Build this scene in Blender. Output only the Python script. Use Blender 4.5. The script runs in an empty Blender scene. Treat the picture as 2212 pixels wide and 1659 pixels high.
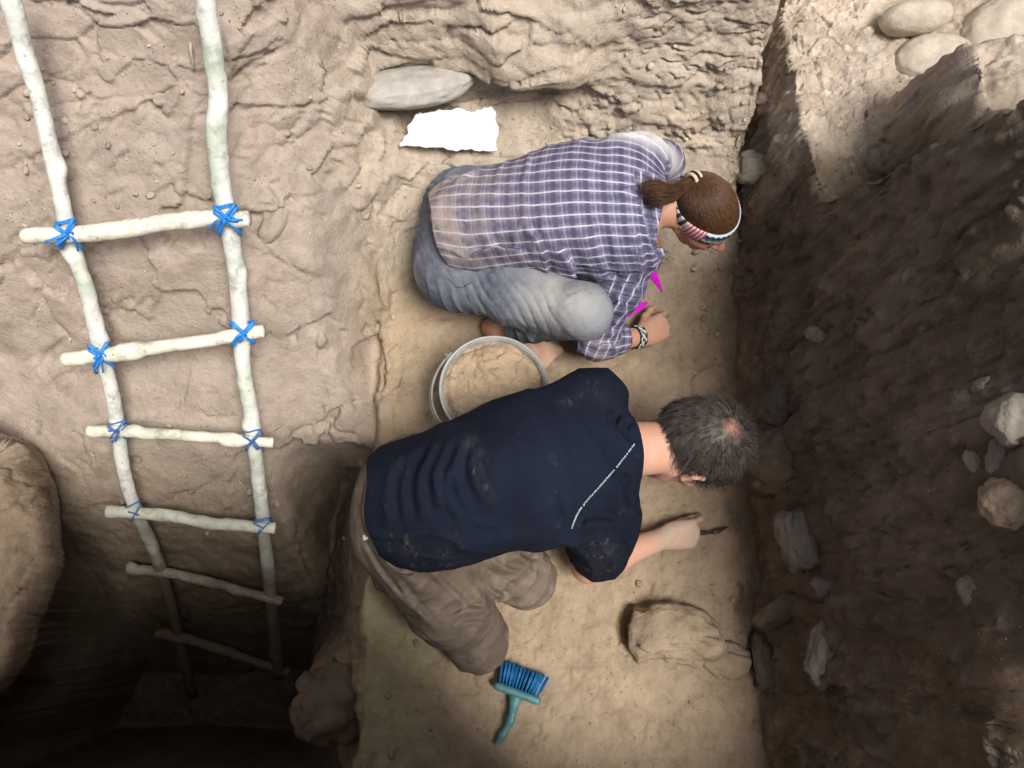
import bpy, math, random
import numpy as np
from mathutils import Vector
random.seed(7)
rng = np.random.default_rng(7)
sc = bpy.context.scene
COL = sc.collection

# ------------------------------------------------------------------ camera
CAM_H, TILT, FPX = 2.3, math.radians(16), 1720.0      # metres, tilt from straight down, focal length (2212 px wide frame)
cam_d = bpy.data.cameras.new('camera'); cam = bpy.data.objects.new('camera', cam_d); COL.objects.link(cam)
cam.location = (0, 0, CAM_H); cam.rotation_euler = (TILT, 0, 0)
cam_d.sensor_width = 36.0; cam_d.lens = FPX/2212*36; cam_d.clip_start = .02; cam_d.clip_end = 500
sc.camera = cam
# ------------------------------------------------------------------ sky and sun
SUN_EL, SUN_AZ = math.radians(66), math.atan2(.76, -.65)       # azimuth: x = sin, y = cos
S = Vector((math.sin(SUN_AZ)*math.cos(SUN_EL), math.cos(SUN_AZ)*math.cos(SUN_EL), math.sin(SUN_EL)))
w = bpy.data.worlds.new('World'); sc.world = w; w.use_nodes = True
nt = w.node_tree; sky = nt.nodes.new('ShaderNodeTexSky'); sky.sky_type = 'NISHITA'; sky.sun_disc = False
sky.sun_elevation = SUN_EL; sky.sun_rotation = SUN_AZ; sky.dust_density = 6.0; sky.ozone_density = .4; sky.air_density = .8
bg = nt.nodes['Background']; nt.links.new(sky.outputs[0], bg.inputs[0]); bg.inputs[1].default_value = .068
sl = bpy.data.lights.new('sun', 'SUN'); sl.energy = 3.0; sl.angle = math.radians(22); sl.color = (1, .965, .91)
so = bpy.data.objects.new('sun', sl); COL.objects.link(so); so.rotation_euler = S.to_track_quat('Z', 'Y').to_euler()
sc.view_settings.view_transform = 'Standard'; sc.view_settings.look = 'None'; sc.view_settings.exposure = .45; sc.view_settings.gamma = 1
sc.render.engine = 'CYCLES'
try:
    sc.cycles.use_denoising = True; sc.cycles.denoiser = 'OPENIMAGEDENOISE'
except Exception: pass
sc.cycles.max_bounces = 6; sc.cycles.diffuse_bounces = 4

# ------------------------------------------------------------------ geometry of the view: where a point of the photo stands at height z
ct, st = math.cos(TILT), math.sin(TILT)
def ray(u, v):
    dx, dy = (u-1106)/FPX, -(v-829.5)/FPX
    return np.array([dx, dy*ct+st, dy*st-ct])
def P(u, v, z):
    d = ray(u, v); t = (z-CAM_H)/d[2]
    return np.array([d[0]*t, d[1]*t, z])
def PD(u, v, dep):
    d = ray(u, v); return np.array([0, 0, CAM_H])+d*dep
def unit(a):
    a = np.asarray(a, float); return a/np.linalg.norm(a)
def V(*a): return np.array(a, float)

# ------------------------------------------------------------------ noise
def _hash(ix, iy, iz, seed):
    h = (ix*374761393 + iy*668265263 + iz*1274126177 + seed*974634777) & 0xFFFFFFFF
    h = ((h ^ (h >> 13))*1274126177) & 0xFFFFFFFF
    h = ((h ^ (h >> 16))*2246822519) & 0xFFFFFFFF
    return ((h ^ (h >> 15)) & 0xFFFFFF)/float(0xFFFFFF)
def vnoise(p, seed=0):
    p = np.asarray(p, float); i = np.floor(p).astype(np.int64); f = p-i; f = f*f*f*(f*(f*6-15)+10)
    r = 0
    for a in (0, 1):
        wx = f[..., 0] if a else 1-f[..., 0]
        for b in (0, 1):
            wy = f[..., 1] if b else 1-f[..., 1]
            for c in (0, 1):
                wz = f[..., 2] if c else 1-f[..., 2]
                r = r+wx*wy*wz*_hash(i[..., 0]+a, i[..., 1]+b, i[..., 2]+c, seed)
    return r*2-1
def fbm(p, octs=4, seed=0, gain=.5, lac=2.03):
    p = np.asarray(p, float); a, r, tot = 1., 0, 0
    for o in range(octs):
        r = r+a*vnoise(p, seed+o*17); tot += a; a *= gain; p = p*lac+1.7
    return r/tot
def plates(q, seed, full=False):
    """cells with a tilt of their own: (height, distance to the border)"""
    i = np.floor(q).astype(np.int64); f1 = np.full(q.shape[:-1], 9.); f2 = f1.copy(); hgt = np.zeros_like(f1)
    for a in (-1, 0, 1):
        for b in (-1, 0, 1):
            for c in (-1, 0, 1):
                ix, iy, iz = i[..., 0]+a, i[..., 1]+b, i[..., 2]+c
                d = np.stack([ix+_hash(ix, iy, iz, seed), iy+_hash(ix, iy, iz, seed+1), iz+_hash(ix, iy, iz, seed+2)], -1)-q
                dd = np.sqrt((d*d).sum(-1))
                t = (_hash(ix, iy, iz, seed+3)-.5) - ((_hash(ix, iy, iz, seed+4)-.5)*d[..., 0]+(_hash(ix, iy, iz, seed+5)-.5)*d[..., 1]+(_hash(ix, iy, iz, seed+6)-.5)*d[..., 2])*1.6
                near = dd < f1
                f2 = np.where(near, f1, np.minimum(f2, dd)); hgt = np.where(near, t, hgt); f1 = np.where(near, dd, f1)
    return (hgt, f2-f1, f1) if full else (hgt, f2-f1)
def sstep(a, b, x):
    t = np.clip((x-a)/(b-a), 0, 1); return t*t*(3-2*t)
def lerp(a, b, t): return a+(b-a)*t

# ------------------------------------------------------------------ meshes and objects
def mesh_np(name, verts, faces, mat=None, parent=None, smooth=True):
    verts = np.ascontiguousarray(verts, np.float32); faces = np.ascontiguousarray(faces, np.int32)
    me = bpy.data.meshes.new(name); n = faces.shape[1]
    me.vertices.add(len(verts)); me.vertices.foreach_set('co', verts.ravel())
    me.loops.add(faces.size); me.loops.foreach_set('vertex_index', faces.ravel())
    me.polygons.add(len(faces)); me.polygons.foreach_set('loop_start', np.arange(0, faces.size, n, dtype=np.int32))
    me.polygons.foreach_set('loop_total', np.full(len(faces), n, np.int32))
    if smooth: me.polygons.foreach_set('use_smooth', np.ones(len(faces), bool))
    me.update(calc_edges=True); me.validate()
    o = bpy.data.objects.new(name, me); COL.objects.link(o)
    if mat: me.materials.append(mat)
    if parent: o.parent = parent
    return o
def attr(o, name, arr):
    arr = np.asarray(arr, np.float32)
    if arr.ndim == 1:
        a = o.data.attributes.new(name, 'FLOAT', 'POINT'); a.data.foreach_set('value', arr)
    else:
        a = o.data.attributes.new(name, 'FLOAT_VECTOR', 'POINT'); a.data.foreach_set('vector', np.ascontiguousarray(arr).ravel())
def tag(o, label=None, cat=None, group=None, kind=None):
    if label: o['label'] = label
    if cat: o['category'] = cat
    if group: o['group'] = group
    if kind: o['kind'] = kind
    return o
def empty(name, loc):
    o = bpy.data.objects.new(name, None); COL.objects.link(o); o.location = loc; o.empty_display_size = .05; return o
def adopt(o, parent):
    """parent a mesh made in world space to an Empty standing elsewhere"""
    o.parent = parent; o.matrix_parent_inverse = parent.matrix_basis.inverted(); return o

class MB:
    """collects tubes, ribbons and boxes into one mesh (tris and quads kept as quads)"""
    def __init__(s): s.v = []; s.f = []; s.n = 0
    def add(s, v, f):
        v = np.asarray(v, float); s.v.append(v); s.f.append(np.asarray(f, int)+s.n); s.n += len(v)
    def tube(s, pts, rad, seg=12, cap=True, ref=None, flat=1.0):
        pts = np.asarray(pts, float); n = len(pts); rad = np.broadcast_to(np.asarray(rad, float), (n,))
        tan = np.gradient(pts, axis=0); tan /= np.linalg.norm(tan, axis=1, keepdims=True)+1e-12
        up = np.array(ref if ref is not None else (0.31, .17, .93)); ring = []
        for k in range(n):
            a = up-tan[k]*np.dot(up, tan[k]); a = a/(np.linalg.norm(a)+1e-9); b = np.cross(tan[k], a); up = a
            an = np.arange(seg)/seg*2*np.pi
            ring.append(pts[k]+rad[k]*(np.cos(an)[:, None]*a*flat+np.sin(an)[:, None]*b))
        v = np.concatenate(ring); f = []
        for k in range(n-1):
            for j in range(seg):
                j2 = (j+1) % seg; f.append((k*seg+j, k*seg+j2, (k+1)*seg+j2, (k+1)*seg+j))
        if cap:
            v = np.concatenate([v, pts[:1]-tan[:1]*rad[0]*.12, pts[-1:]+tan[-1:]*rad[-1]*.12]); e0, e1 = n*seg, n*seg+1
            for j in range(0, seg, 2):
                f.append((e0, (j+2) % seg, (j+1) % seg, j)); o = (n-1)*seg
                f.append((e1, o+j, o+(j+1) % seg, o+(j+2) % seg))
        s.add(v, f)
    def box(s, c, ax, half):
        c = np.asarray(c, float); ax = np.asarray(ax, float); h = half
        v = [c+ax[0]*h[0]*a+ax[1]*h[1]*b+ax[2]*h[2]*d for a in (-1, 1) for b in (-1, 1) for d in (-1, 1)]
        s.add(v, [(0, 1, 3, 2), (4, 6, 7, 5), (0, 4, 5, 1), (2, 3, 7, 6), (0, 2, 6, 4), (1, 5, 7, 3)])
    def build(s, name, mat, parent=None, smooth=True):
        return mesh_np(name, np.concatenate(s.v), np.concatenate(s.f), mat, parent, smooth)
def spline(pts, n):
    """Catmull-Rom through the points"""
    p = np.asarray(pts, float); p = np.vstack([2*p[0]-p[1], p, 2*p[-1]-p[-2]]); m = len(p)-3
    t = np.linspace(0, m-1e-6, n); i = t.astype(int); f = (t-i)[:, None]
    a, b, c, d = p[i], p[i+1], p[i+2], p[i+3]
    return .5*((2*b)+(-a+c)*f+(2*a-5*b+4*c-d)*f*f+(-a+3*b-3*c+d)*f**3)

# ------------------------------------------------------------------ smooth-blended solids, meshed
class SDF:
    def __init__(s): s.pr = []
    def cap(s, a, b, ra, rb=None, k=.03, sub=False):
        a, b = np.asarray(a, float), np.asarray(b, float); rb = ra if rb is None else rb
        s.pr.append(('c', a, b, ra, rb, k, np.minimum(a-ra, b-rb), np.maximum(a+ra, b+rb))); return s
    def ell(s, c, r, ax=None, k=.03):
        c = np.asarray(c, float); ax = np.eye(3) if ax is None else np.asarray(ax, float); m = max(r)
        s.pr.append(('e', c, np.asarray(r, float), ax, None, k, c-m, c+m)); return s
    def chain(s, pts, rad, k=.03):
        for i in range(len(pts)-1): s.cap(pts[i], pts[i+1], rad[i], rad[i+1], k)
        return s
    @staticmethod
    def one(p, q):
        if p[0] == 'c':
            a, b, ra, rb = p[1:5]; ba = b-a; pa = q-a
            t = np.clip((pa@ba)/max(ba@ba, 1e-12), 0, 1)
            return np.sqrt(((pa-t[..., None]*ba)**2).sum(-1))-(ra+(rb-ra)*t)
        c, r, ax = p[1:4]; l = (q-c)@ax.T
        k0 = np.sqrt(((l/r)**2).sum(-1)); k1 = np.sqrt(((l/(r*r))**2).sum(-1))
        return k0*(k0-1)/np.maximum(k1, 1e-9)
    @staticmethod
    def smin(a, b, k):
        h = np.maximum(k-np.abs(a-b), 0)/k; return np.minimum(a, b)-h*h*k*.25
    def dist(s, q):
        D = np.full(q.shape[:-1], 1.)
        for p in s.pr: D = s.smin(D, s.one(p, q), p[5])
        return D
    def mesh(s, h, disp=None, cuts=None, smooth=2):
        lo = np.min([p[6] for p in s.pr], 0)-.035; hi = np.max([p[7] for p in s.pr], 0)+.035
        n = np.ceil((hi-lo)/h).astype(int)+1
        D = np.full(n, 1., np.float64); ax = [lo[i]+h*np.arange(n[i]) for i in range(3)]
        for p in s.pr:
            m = p[5]+.03
            a = np.clip(np.floor((p[6]-m-lo)/h).astype(int), 0, n); b = np.clip(np.ceil((p[7]+m-lo)/h).astype(int)+1, 0, n)
            sl = tuple(slice(a[i], b[i]) for i in range(3))
            q = np.stack(np.meshgrid(ax[0][sl[0]], ax[1][sl[1]], ax[2][sl[2]], indexing='ij'), -1)
            D[sl] = s.smin(D[sl], s.one(p, q), p[5])
        if disp is not None:
            w_ = np.argwhere(np.abs(D) < .035); q = lo+w_*h
            D[tuple(w_.T)] += disp(q)
        if cuts is not None:
            w_ = np.argwhere(D < .02); q = lo+w_*h
            D[tuple(w_.T)] = cuts(q, D[tuple(w_.T)])
        return nets(D, lo, h, smooth)
def nets(D, lo, h, smooth):
    sg = D < 0; c = np.zeros(np.array(D.shape)-1, np.int8)
    cs = [(a, b, d) for a in (0, 1) for b in (0, 1) for d in (0, 1)]
    for a, b, d in cs: c += sg[a:a+c.shape[0], b:b+c.shape[1], d:d+c.shape[2]]
    mask = (c > 0) & (c < 8); cells = np.argwhere(mask); idx = np.full(mask.shape, -1, np.int64); idx[mask] = np.arange(len(cells))
    acc = np.zeros((len(cells), 3)); cnt = np.zeros(len(cells))
    for A in cs:
        for k in range(3):
            if A[k]: continue
            B = list(A); B[k] = 1
            da = D[tuple((cells+A).T)]; db = D[tuple((cells+B).T)]; x = (da < 0) != (db < 0)
            t = np.where(x, da/np.where(x, da-db, 1), 0); p = np.array(A, float)+t[:, None]*(np.array(B)-np.array(A))
            acc += np.where(x[:, None], p, 0); cnt += x
    v = lo+h*(cells+acc/np.maximum(cnt, 1)[:, None]); F = []
    for k in range(3):
        a0 = [slice(1, -1)]*3; a0[k] = slice(0, -1); a1 = list(a0); a1[k] = slice(1, None)
        x = np.argwhere(sg[tuple(a0)] != sg[tuple(a1)]); off = np.ones(3, int); off[k] = 0; x = x+off
        i, j = (k+1) % 3, (k+2) % 3; ei = np.zeros(3, int); ei[i] = 1; ej = np.zeros(3, int); ej[j] = 1
        q = np.stack([idx[tuple((x-ei-ej).T)], idx[tuple((x-ej).T)], idx[tuple(x.T)], idx[tuple((x-ei).T)]], 1)
        inn = sg[tuple(x.T)]; q = np.where(inn[:, None], q, q[:, ::-1]); F.append(q)
    F = np.concatenate(F); F = F[(F >= 0).all(1)]
    e = np.concatenate([F[:, [0, 1]], F[:, [1, 2]], F[:, [2, 3]], F[:, [3, 0]]]); e = np.concatenate([e, e[:, ::-1]])
    deg = np.bincount(e[:, 0], minlength=len(v)).astype(float)
    for _ in range(smooth):
        m = np.stack([np.bincount(e[:, 0], v[e[:, 1], i], len(v)) for i in range(3)], 1)/np.maximum(deg, 1)[:, None]
        v = v*.45+m*.55
    return v, F

# ------------------------------------------------------------------ materials
class M:
    def __init__(s, name, rough=.9, spec=.25):
        s.m = bpy.data.materials.new(name); s.m.use_nodes = True; s.t = s.m.node_tree; s.b = s.t.nodes['Principled BSDF']
        s.b.inputs['Roughness'].default_value = rough; s.b.inputs['Specular IOR Level'].default_value = spec
    def put(s, sock, val):
        if isinstance(val, bpy.types.NodeSocket): s.t.links.new(val, sock)
        elif isinstance(val, (tuple, list)) and len(val) == 3 and sock.type == 'RGBA': sock.default_value = (*val, 1)
        else: sock.default_value = val
    def node(s, ty, ins={}, **kw):
        n = s.t.nodes.new(ty)
        for k, v in kw.items(): setattr(n, k, v)
        for k, v in ins.items(): s.put(n.inputs[k], v)
        return n
    def coord(s): return s.node('ShaderNodeTexCoord').outputs['Object']
    def map(s, vec, scale=(1, 1, 1), rot=(0, 0, 0)): return s.node('ShaderNodeMapping', {'Vector': vec, 'Scale': scale, 'Rotation': rot}).outputs[0]
    def noise(s, scale, detail=4, rough=.55, vec=None, dist=0):
        return s.node('ShaderNodeTexNoise', {'Vector': vec if vec is not None else s.coord(), 'Scale': scale, 'Detail': detail, 'Roughness': rough, 'Distortion': dist}).outputs[0]
    def voro(s, scale, vec=None, feature='F1'):
        return s.node('ShaderNodeTexVoronoi', {'Vector': vec if vec is not None else s.coord(), 'Scale': scale}, feature=feature).outputs['Distance']
    def ramp(s, x, a, b, lo=0., hi=1.):
        return s.node('ShaderNodeMapRange', {'Value': x, 'From Min': a, 'From Max': b, 'To Min': lo, 'To Max': hi}).outputs[0]
    def math(s, op, a, b=0.): return s.node('ShaderNodeMath', {0: a, 1: b}, operation=op).outputs[0]
    def mix(s, f, a, b, mode='MIX'):
        n = s.t.nodes.new('ShaderNodeMix'); n.data_type = 'RGBA'; n.blend_type = mode
        s.put(n.inputs[0], f); s.put(n.inputs[6], a); s.put(n.inputs[7], b); return n.outputs[2]
    def attr(s, name, out='Fac'): return s.node('ShaderNodeAttribute', attribute_name=name).outputs[out]
    def bump(s, h, strength=.5, dist=.01, prev=None):
        n = s.node('ShaderNodeBump', {'Height': h, 'Strength': strength, 'Distance': dist})
        if prev is not None: s.put(n.inputs['Normal'], prev)
        return n.outputs[0]
    def done(s, col, nrm=None):
        s.put(s.b.inputs['Base Color'], col)
        if nrm is not None: s.put(s.b.inputs['Normal'], nrm)
        return s.m
def earth_mat():
    m = M('earth', .97, .12); t = m.attr('tint', 'Color'); c = m.coord()
    c1 = m.mix(m.ramp(m.noise(4.5, 6, .62), .3, .72), t, m.mix(1., t, (1.22, 1.17, 1.12), 'MULTIPLY'))
    c1 = m.mix(m.ramp(m.noise(13, 6, .7), .42, .70, 0, .8), c1, m.mix(1., t, (.70, .66, .62), 'MULTIPLY'))
    c1 = m.mix(m.ramp(m.noise(70, 4, .6), .5, .8, 0, .5), c1, m.mix(1., t, (1.35, 1.32, 1.28), 'MULTIPLY'))
    v = m.voro(42); c1 = m.mix(m.math('MULTIPLY', m.ramp(v, .10, .06), m.ramp(m.noise(3, 2), .52, .66)), c1, (.50, .46, .40))
    v2 = m.voro(75); c1 = m.mix(m.math('MULTIPLY', m.ramp(v2, .16, .1), m.ramp(m.noise(5, 2), .5, .6)), c1, (.09, .07, .055))
    n = m.bump(m.noise(28, 6, .62), .38, .012); n = m.bump(m.noise(130, 4, .7), .7, .005, n)
    n = m.bump(m.ramp(m.voro(55), 0, .35), .25, .004, n)
    return m.done(c1, n)
def stone_mat(name, col, spots=.5):
    m = M(name, .88, .25)
    c = m.mix(m.ramp(m.noise(22, 6, .65), .35, .7), m.mix(1., col, (.78, .76, .74), 'MULTIPLY'), m.mix(1., col, (1.15, 1.14, 1.12), 'MULTIPLY'))
    c = m.mix(m.ramp(m.noise(9, 4, .6), .5, .7, 0, spots), c, (.22, .17, .12))
    n = m.bump(m.noise(45, 5, .6), .35, .008); n = m.bump(m.noise(190, 3, .6), .35, .003, n)
    return m.done(c, n)
def plain(name, col, rough=.6, spec=.4, var=.25, scale=60, bump=.15):
    m = M(name, rough, spec)
    c = m.mix(m.ramp(m.noise(scale, 4, .6), .3, .7), m.mix(1., col, (1-var,)*3, 'MULTIPLY'), m.mix(1., col, (1+var*.6,)*3, 'MULTIPLY'))
    return m.done(c, m.bump(m.noise(scale*2.5, 3, .6), bump, .003))
EARTH = earth_mat()
STONE = {'grey': stone_mat('grey_stone', (.25, .23, .195), .5), 'pale': stone_mat('pale_stone', (.35, .32, .265)), 'tan': EARTH, 'earth': stone_mat('earthy_stone', (.36, .315, .265), .3),
         'dark': stone_mat('dark_stone', (.13, .12, .105)), 'brown': EARTH, 'cream': stone_mat('cream_stone', (.56, .51, .43), .2), 'slab': stone_mat('slab_stone', (.43, .42, .39), .15)}

# ------------------------------------------------------------------ terrain: height of the dig over its plan
LADDER_L = dict(v=[-60, 510, 775, 930, 1105, 1238, 1372, 1520], d=[1.52, 1.88, 2.10, 2.23, 2.40, 2.68, 2.95, 3.3])
LADDER_R = dict(v=[-60, 478, 722, 955, 1135, 1290, 1445], d=[1.52, 1.85, 2.07, 2.24, 2.42, 2.70, 2.97])
def n2(x, y, s, seed, o=3): return fbm(np.stack([x*s, y*s, np.full_like(x, .37)], -1), o, seed)
def H(x, y):
    x = np.asarray(x, float); y = np.asarray(y, float)
    wb = n2(x, y, 2.3, 3); wf = n2(x, y, 7., 11)
    # bench and the face north of it
    yn = y+.035*wb+.012*wf
    za = np.interp(yn, [.80, .95, 1.08, 1.25, 1.43, 1.455, 1.52, 1.66, 1.80], [0, .02, .10, .255, .31, .44, .78, 1.2, 1.5])
    zb = np.interp(yn, [.80, 1.02, 1.16, 1.30, 1.40, 1.50, 1.64, 1.78], [0, .03, .12, .32, .55, .85, 1.3, 1.5])
    zn = lerp(za, zb, sstep(.05, .38, x))+.012*wb*sstep(1.0, .6, y)
    # slope behind the ladder, and the rounded mass between it and the bench
    zl = np.interp(y+.03*wb, [-.5, -.25, -.09, .10, .29, .48, .69, .87, 1.18, 1.5, 1.8], [-1.5, -1.35, -1.02, -.62, -.26, -.01, .17, .46, .82, 1.22, 1.55])
    zm = np.interp(y+.04*wf, [-.5, .10, .34, .43, .49, .57, .69, .87, 1.18, 1.5, 1.8], [-1.5, -1.25, -1.0, -.55, -.10, .01, .14, .36, .70, 1.15, 1.52])
    zw = lerp(zl, zm, sstep(-.74, -.58, x))
    gul = sstep(-.54, -.40, x)*sstep(1.0, .78, y)
    zw = lerp(zw, np.minimum(zw, -.07), gul)
    # bench edge: a lip with a battered face under it
    e = -.385+.020*n2(x, y, 9., 5)+.010*n2(x, y, 30., 6)+.03*wb
    side = sstep(-.045, .0, x-e)
    face = np.clip((e-x)*2.6-.02, 0, 9)
    bulge = .16*np.exp(-(((x+.60)/.10)**2+((y+.24)/.12)**2))
    low = np.maximum(zw, -face+bulge*2.2)
    blend_n = sstep(.78, 1.02, y)
    lo_mix = lerp(np.where(x < e, low, zw), zw, blend_n)
    edge = lerp(side, sstep(-.62, -.26, x), blend_n)
    z = lerp(lo_mix, zn, edge)
    # spur at the far west of the shaft
    xs = -.34+np.interp(y, [-.45, -.19, .0, .138, .30, .43, .52], [-1.42, -1.234, -1.165, -1.155, -1.195, -1.285, -1.40])+.022*wf+.008*n2(x, y, 26., 8)
    zs = .22+.05*wb
    zs = zs-.05*sstep(.06, .0, xs-x)+.03*n2(x, y, 8., 19)
    z = np.where(y < .80, lerp(z, np.maximum(z, zs), sstep(-.035, .015, xs-x)), z)
    # east face, its top, and the ledge with cobbles north-east
    xe = .675+.035*wb+.016*wf+.014*n2(x*0, y, 24., 12)-.02*sstep(.9, 1.4, y)
    d = x-xe
    zt = 1.2+.05*wb-.36*sstep(.90, 1.03, y)-.26*sstep(-.02, -.25, y)+.10*sstep(.0, .6, d-.25)
    ze = np.interp(d, [0, .02, .05, .09, .13, .155, .175, 9], [0, .12, .38, .68, .98, 1.14, 1.2, 1.22])*zt/1.2
    ze = np.minimum(ze, .5+.36*sstep(.93, 1.0, x)+.03*wf+.9*sstep(1.02, .70, y+.03*wb))
    led = .50+.04*wb-.08*sstep(.12, 0, d)+.2*sstep(1.75, 2.1, y)
    zc = np.minimum(ze, led)
    lim = 1.13+.10*np.clip(d, 0, .6)
    zez = lerp(ze, zc, sstep(0, .12, y-lim+.02*wf))
    z = np.where(d > 0, np.maximum(z*(1-sstep(0, .05, d)), np.where(d > 0, np.maximum(zez, z*sstep(.03, 0, d)), 0)), z)
    # the edge the photographer leans over, its unseen height shaped to shade the shaft, and the ground around the dig
    ys = -.50+.03*wb
    z = lerp(z, lerp(1.5, .75, sstep(.20, .36, x))+.03*wb+.30*sstep(.30, .16, x)*sstep(-1.05, -.80, x), sstep(.02, -.10, y-ys))
    z = lerp(z, 1.45+.05*wb, np.maximum(sstep(-1.95, -2.25, x), sstep(1.9, 2.15, y)))
    z = lerp(z, 1.2+.05*wb, sstep(1.5, 1.8, x))
    # hollow beside the clod on the bench
    hx, hy = HOL
    z = z-.05*np.exp(-(((x-hx)/.045)**2+((y-hy)/.07)**2))
    return z
HOL = P(1372, 1360, 0)[:2]
def hit(u, v, n=500):
    d = ray(u, v); t = np.linspace(.6, 4.2, n); x, y, z = d[0]*t, d[1]*t, CAM_H+d[2]*t
    b = z < H(x, y); i = int(np.argmax(b)) if b.any() else n-1
    t = np.linspace(t[max(i-1, 0)], t[i], 60); x, y, z = d[0]*t, d[1]*t, CAM_H+d[2]*t
    b = z < H(x, y); i = int(np.argmax(b)) if b.any() else 59
    p = np.array([x[i], y[i], z[i]]); e = .012
    g = np.array([H(np.array([p[0]+e]), np.array([p[1]]))[0]-H(np.array([p[0]-e]), np.array([p[1]]))[0],
                  H(np.array([p[0]]), np.array([p[1]+e]))[0]-H(np.array([p[0]]), np.array([p[1]-e]))[0]])/(2*e)
    return p, unit([-g[0], -g[1], 1])
def lines(*seg):
    out = [np.arange(a, b, s) for a, b, s in seg]; return np.concatenate(out+[[seg[-1][1]]])
GX = lines((-6, -2.4, .3), (-2.4, -1.75, .02), (-1.75, .6, .0048), (.6, .95, .0017), (.95, 1.5, .005), (1.5, 2.4, .02), (2.4, 6, .3))
GY = lines((-5, -1., .3), (-1., -.66, .02), (-.66, 1.1, .0052), (1.1, 1.38, .0028), (1.38, 1.58, .0013), (1.58, 1.75, .003), (1.75, 2.4, .02), (2.4, 6, .3))
def terrain():
    X, Y = np.meshgrid(GX, GY, indexing='ij'); Z = H(X, Y)
    p = np.stack([X, Y, Z], -1)
    def normals(p):
        a = np.gradient(p, axis=0); b = np.gradient(p, axis=1); n = np.cross(a, b)
        return n/(np.linalg.norm(n, axis=-1, keepdims=True)+1e-12)
    n = normals(p)
    inb = (X > -1.95) & (X < 1.6) & (Y > -.7) & (Y < 1.8)
    # overhanging lip above the white sheet
    lip = sstep(.40, .47, Z)*sstep(.75, .5, Z)*sstep(-.42, -.25, X)*sstep(.34, .16, X)*sstep(1.3, 1.4, Y)
    p[..., 1] -= lip*(.03+.075*sstep(-.14, -.02, X)*sstep(.30, .12, X))
    # unseen overhang of the south edge, added to shade the shaft and ladder
    lean = sstep(.0, 1.6, Z)*sstep(-.44, -.50, Y)*sstep(.26, .15, X)*sstep(-1.05, -.80, X)*sstep(-1.3, -.8, Y)
    p[..., 1] += lean*.35
    over = sstep(-.45, .18, Z)*sstep(-1.36, -1.46, X)*sstep(-2.3, -1.9, X)*sstep(.62, .45, Y)
    p[..., 0] += over*.27
    q = p[inb]; nn = n[inb]; x, y, z = q.T
    east = sstep(.66, .70, x)*sstep(-.02, .05, z)
    bench = sstep(-.40, -.36, x)*sstep(.70, .64, x)*sstep(1.0, .8, y)
    north = sstep(.95, 1.15, y)*(1-east); nr = north*sstep(.0, .3, x)
    west = sstep(-.3, -.45, x)*sstep(.2, .5, y)*(1-sstep(1.0, 1.2, y)*sstep(-.55, -.3, x))
    d = .016*fbm(q*7, 3, 21)*(1-bench*.55)*(1-west*.45)+.006*fbm(q*38, 3, 22)*(1-bench*.45)*(1-west*.75)*(1-east*.3)+.0020*fbm(q*120, 2, 23)*(1-west*.3)
    c, s_ = math.cos(.62), math.sin(.62)
    R = np.array([[c, s_, 0], [-s_, c, 0], [0, 0, 1]])
    wq = np.stack([fbm(q*6, 3, 31), fbm(q*6, 3, 32), fbm(q*6, 3, 33)], -1)
    h1, e1 = plates((q@R.T)/np.array([.62, .21, .5])+wq*.45, 41)
    d += west*(.022*h1-.012*np.exp(-e1/.03)*sstep(.05, .35, fbm(q*4, 2, 34)))
    h2, e2 = plates(q/np.array([.19, .09, .05])+wq*.5, 51)
    d += np.maximum(north*(1-nr*.6), .0)*(.020*h2-.010*np.exp(-e2/.06)*sstep(-.1, .3, fbm(q*7, 2, 35)))
    h3, e3 = plates(q/np.array([.055, .05, .04])+wq*.9, 61)
    d += nr*(.008*h3-.006*np.exp(-e3/.07)*sstep(.0, .35, fbm(q*9, 2, 36)))
    ev = q*np.array([1, 1, .55])
    h4, e4 = plates(ev/np.array([.05, .04, .05])+wq*1.1, 71)
    h5, e5, r5 = plates(q/np.array([.034, .034, .034])+wq*.7, 81, True); h6, e6, r6 = plates(q/.017+wq*.6, 86, True)
    peb = np.clip(.40-r5, 0, 1)*sstep(-.1, .25, h5+.5*fbm(q*6, 2, 37)); peb6 = np.clip(.42-r6, 0, 1)*sstep(.0, .3, h6)
    d += east*(.020*fbm(ev*12, 3, 25, .55)+.011*h4+.026*peb+.013*peb6+.005*np.abs(fbm(ev*34, 3, 26))+.004*fbm(q*75, 2, 27))
    d += bench*(.011*fbm(q*6, 3, 28)+.007*fbm(q*17, 4, 30, .6)+.010*np.clip(.36-plates(q/.03+wq, 91, True)[2], 0, 1)*sstep(.0, .35, fbm(q*5, 3, 39))-.006*sstep(.35, .6, fbm(q*16, 2, 29)))
    sp = sstep(-1.02, -1.12, x)*sstep(.02, .12, z)*sstep(.62, .5, y)
    d += sp*sstep(.12, .2, z)*(.022*h1+.012*fbm(q*10, 3, 41)-.012*np.exp(-e1/.03)*sstep(-.1, .3, fbm(q*6, 2, 40)))
    eastcol = np.zeros(X.shape); eastcol[inb] = east*np.clip(peb*3.2*(.4+h5)+peb6*2*(.3+h6)+.8*fbm(ev*9, 4, 38, .65), -1, 1)
    # strokes: cracks seen in the photo, then many small trowel marks
    fl = np.zeros(X.shape); fl[inb] = d
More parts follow.
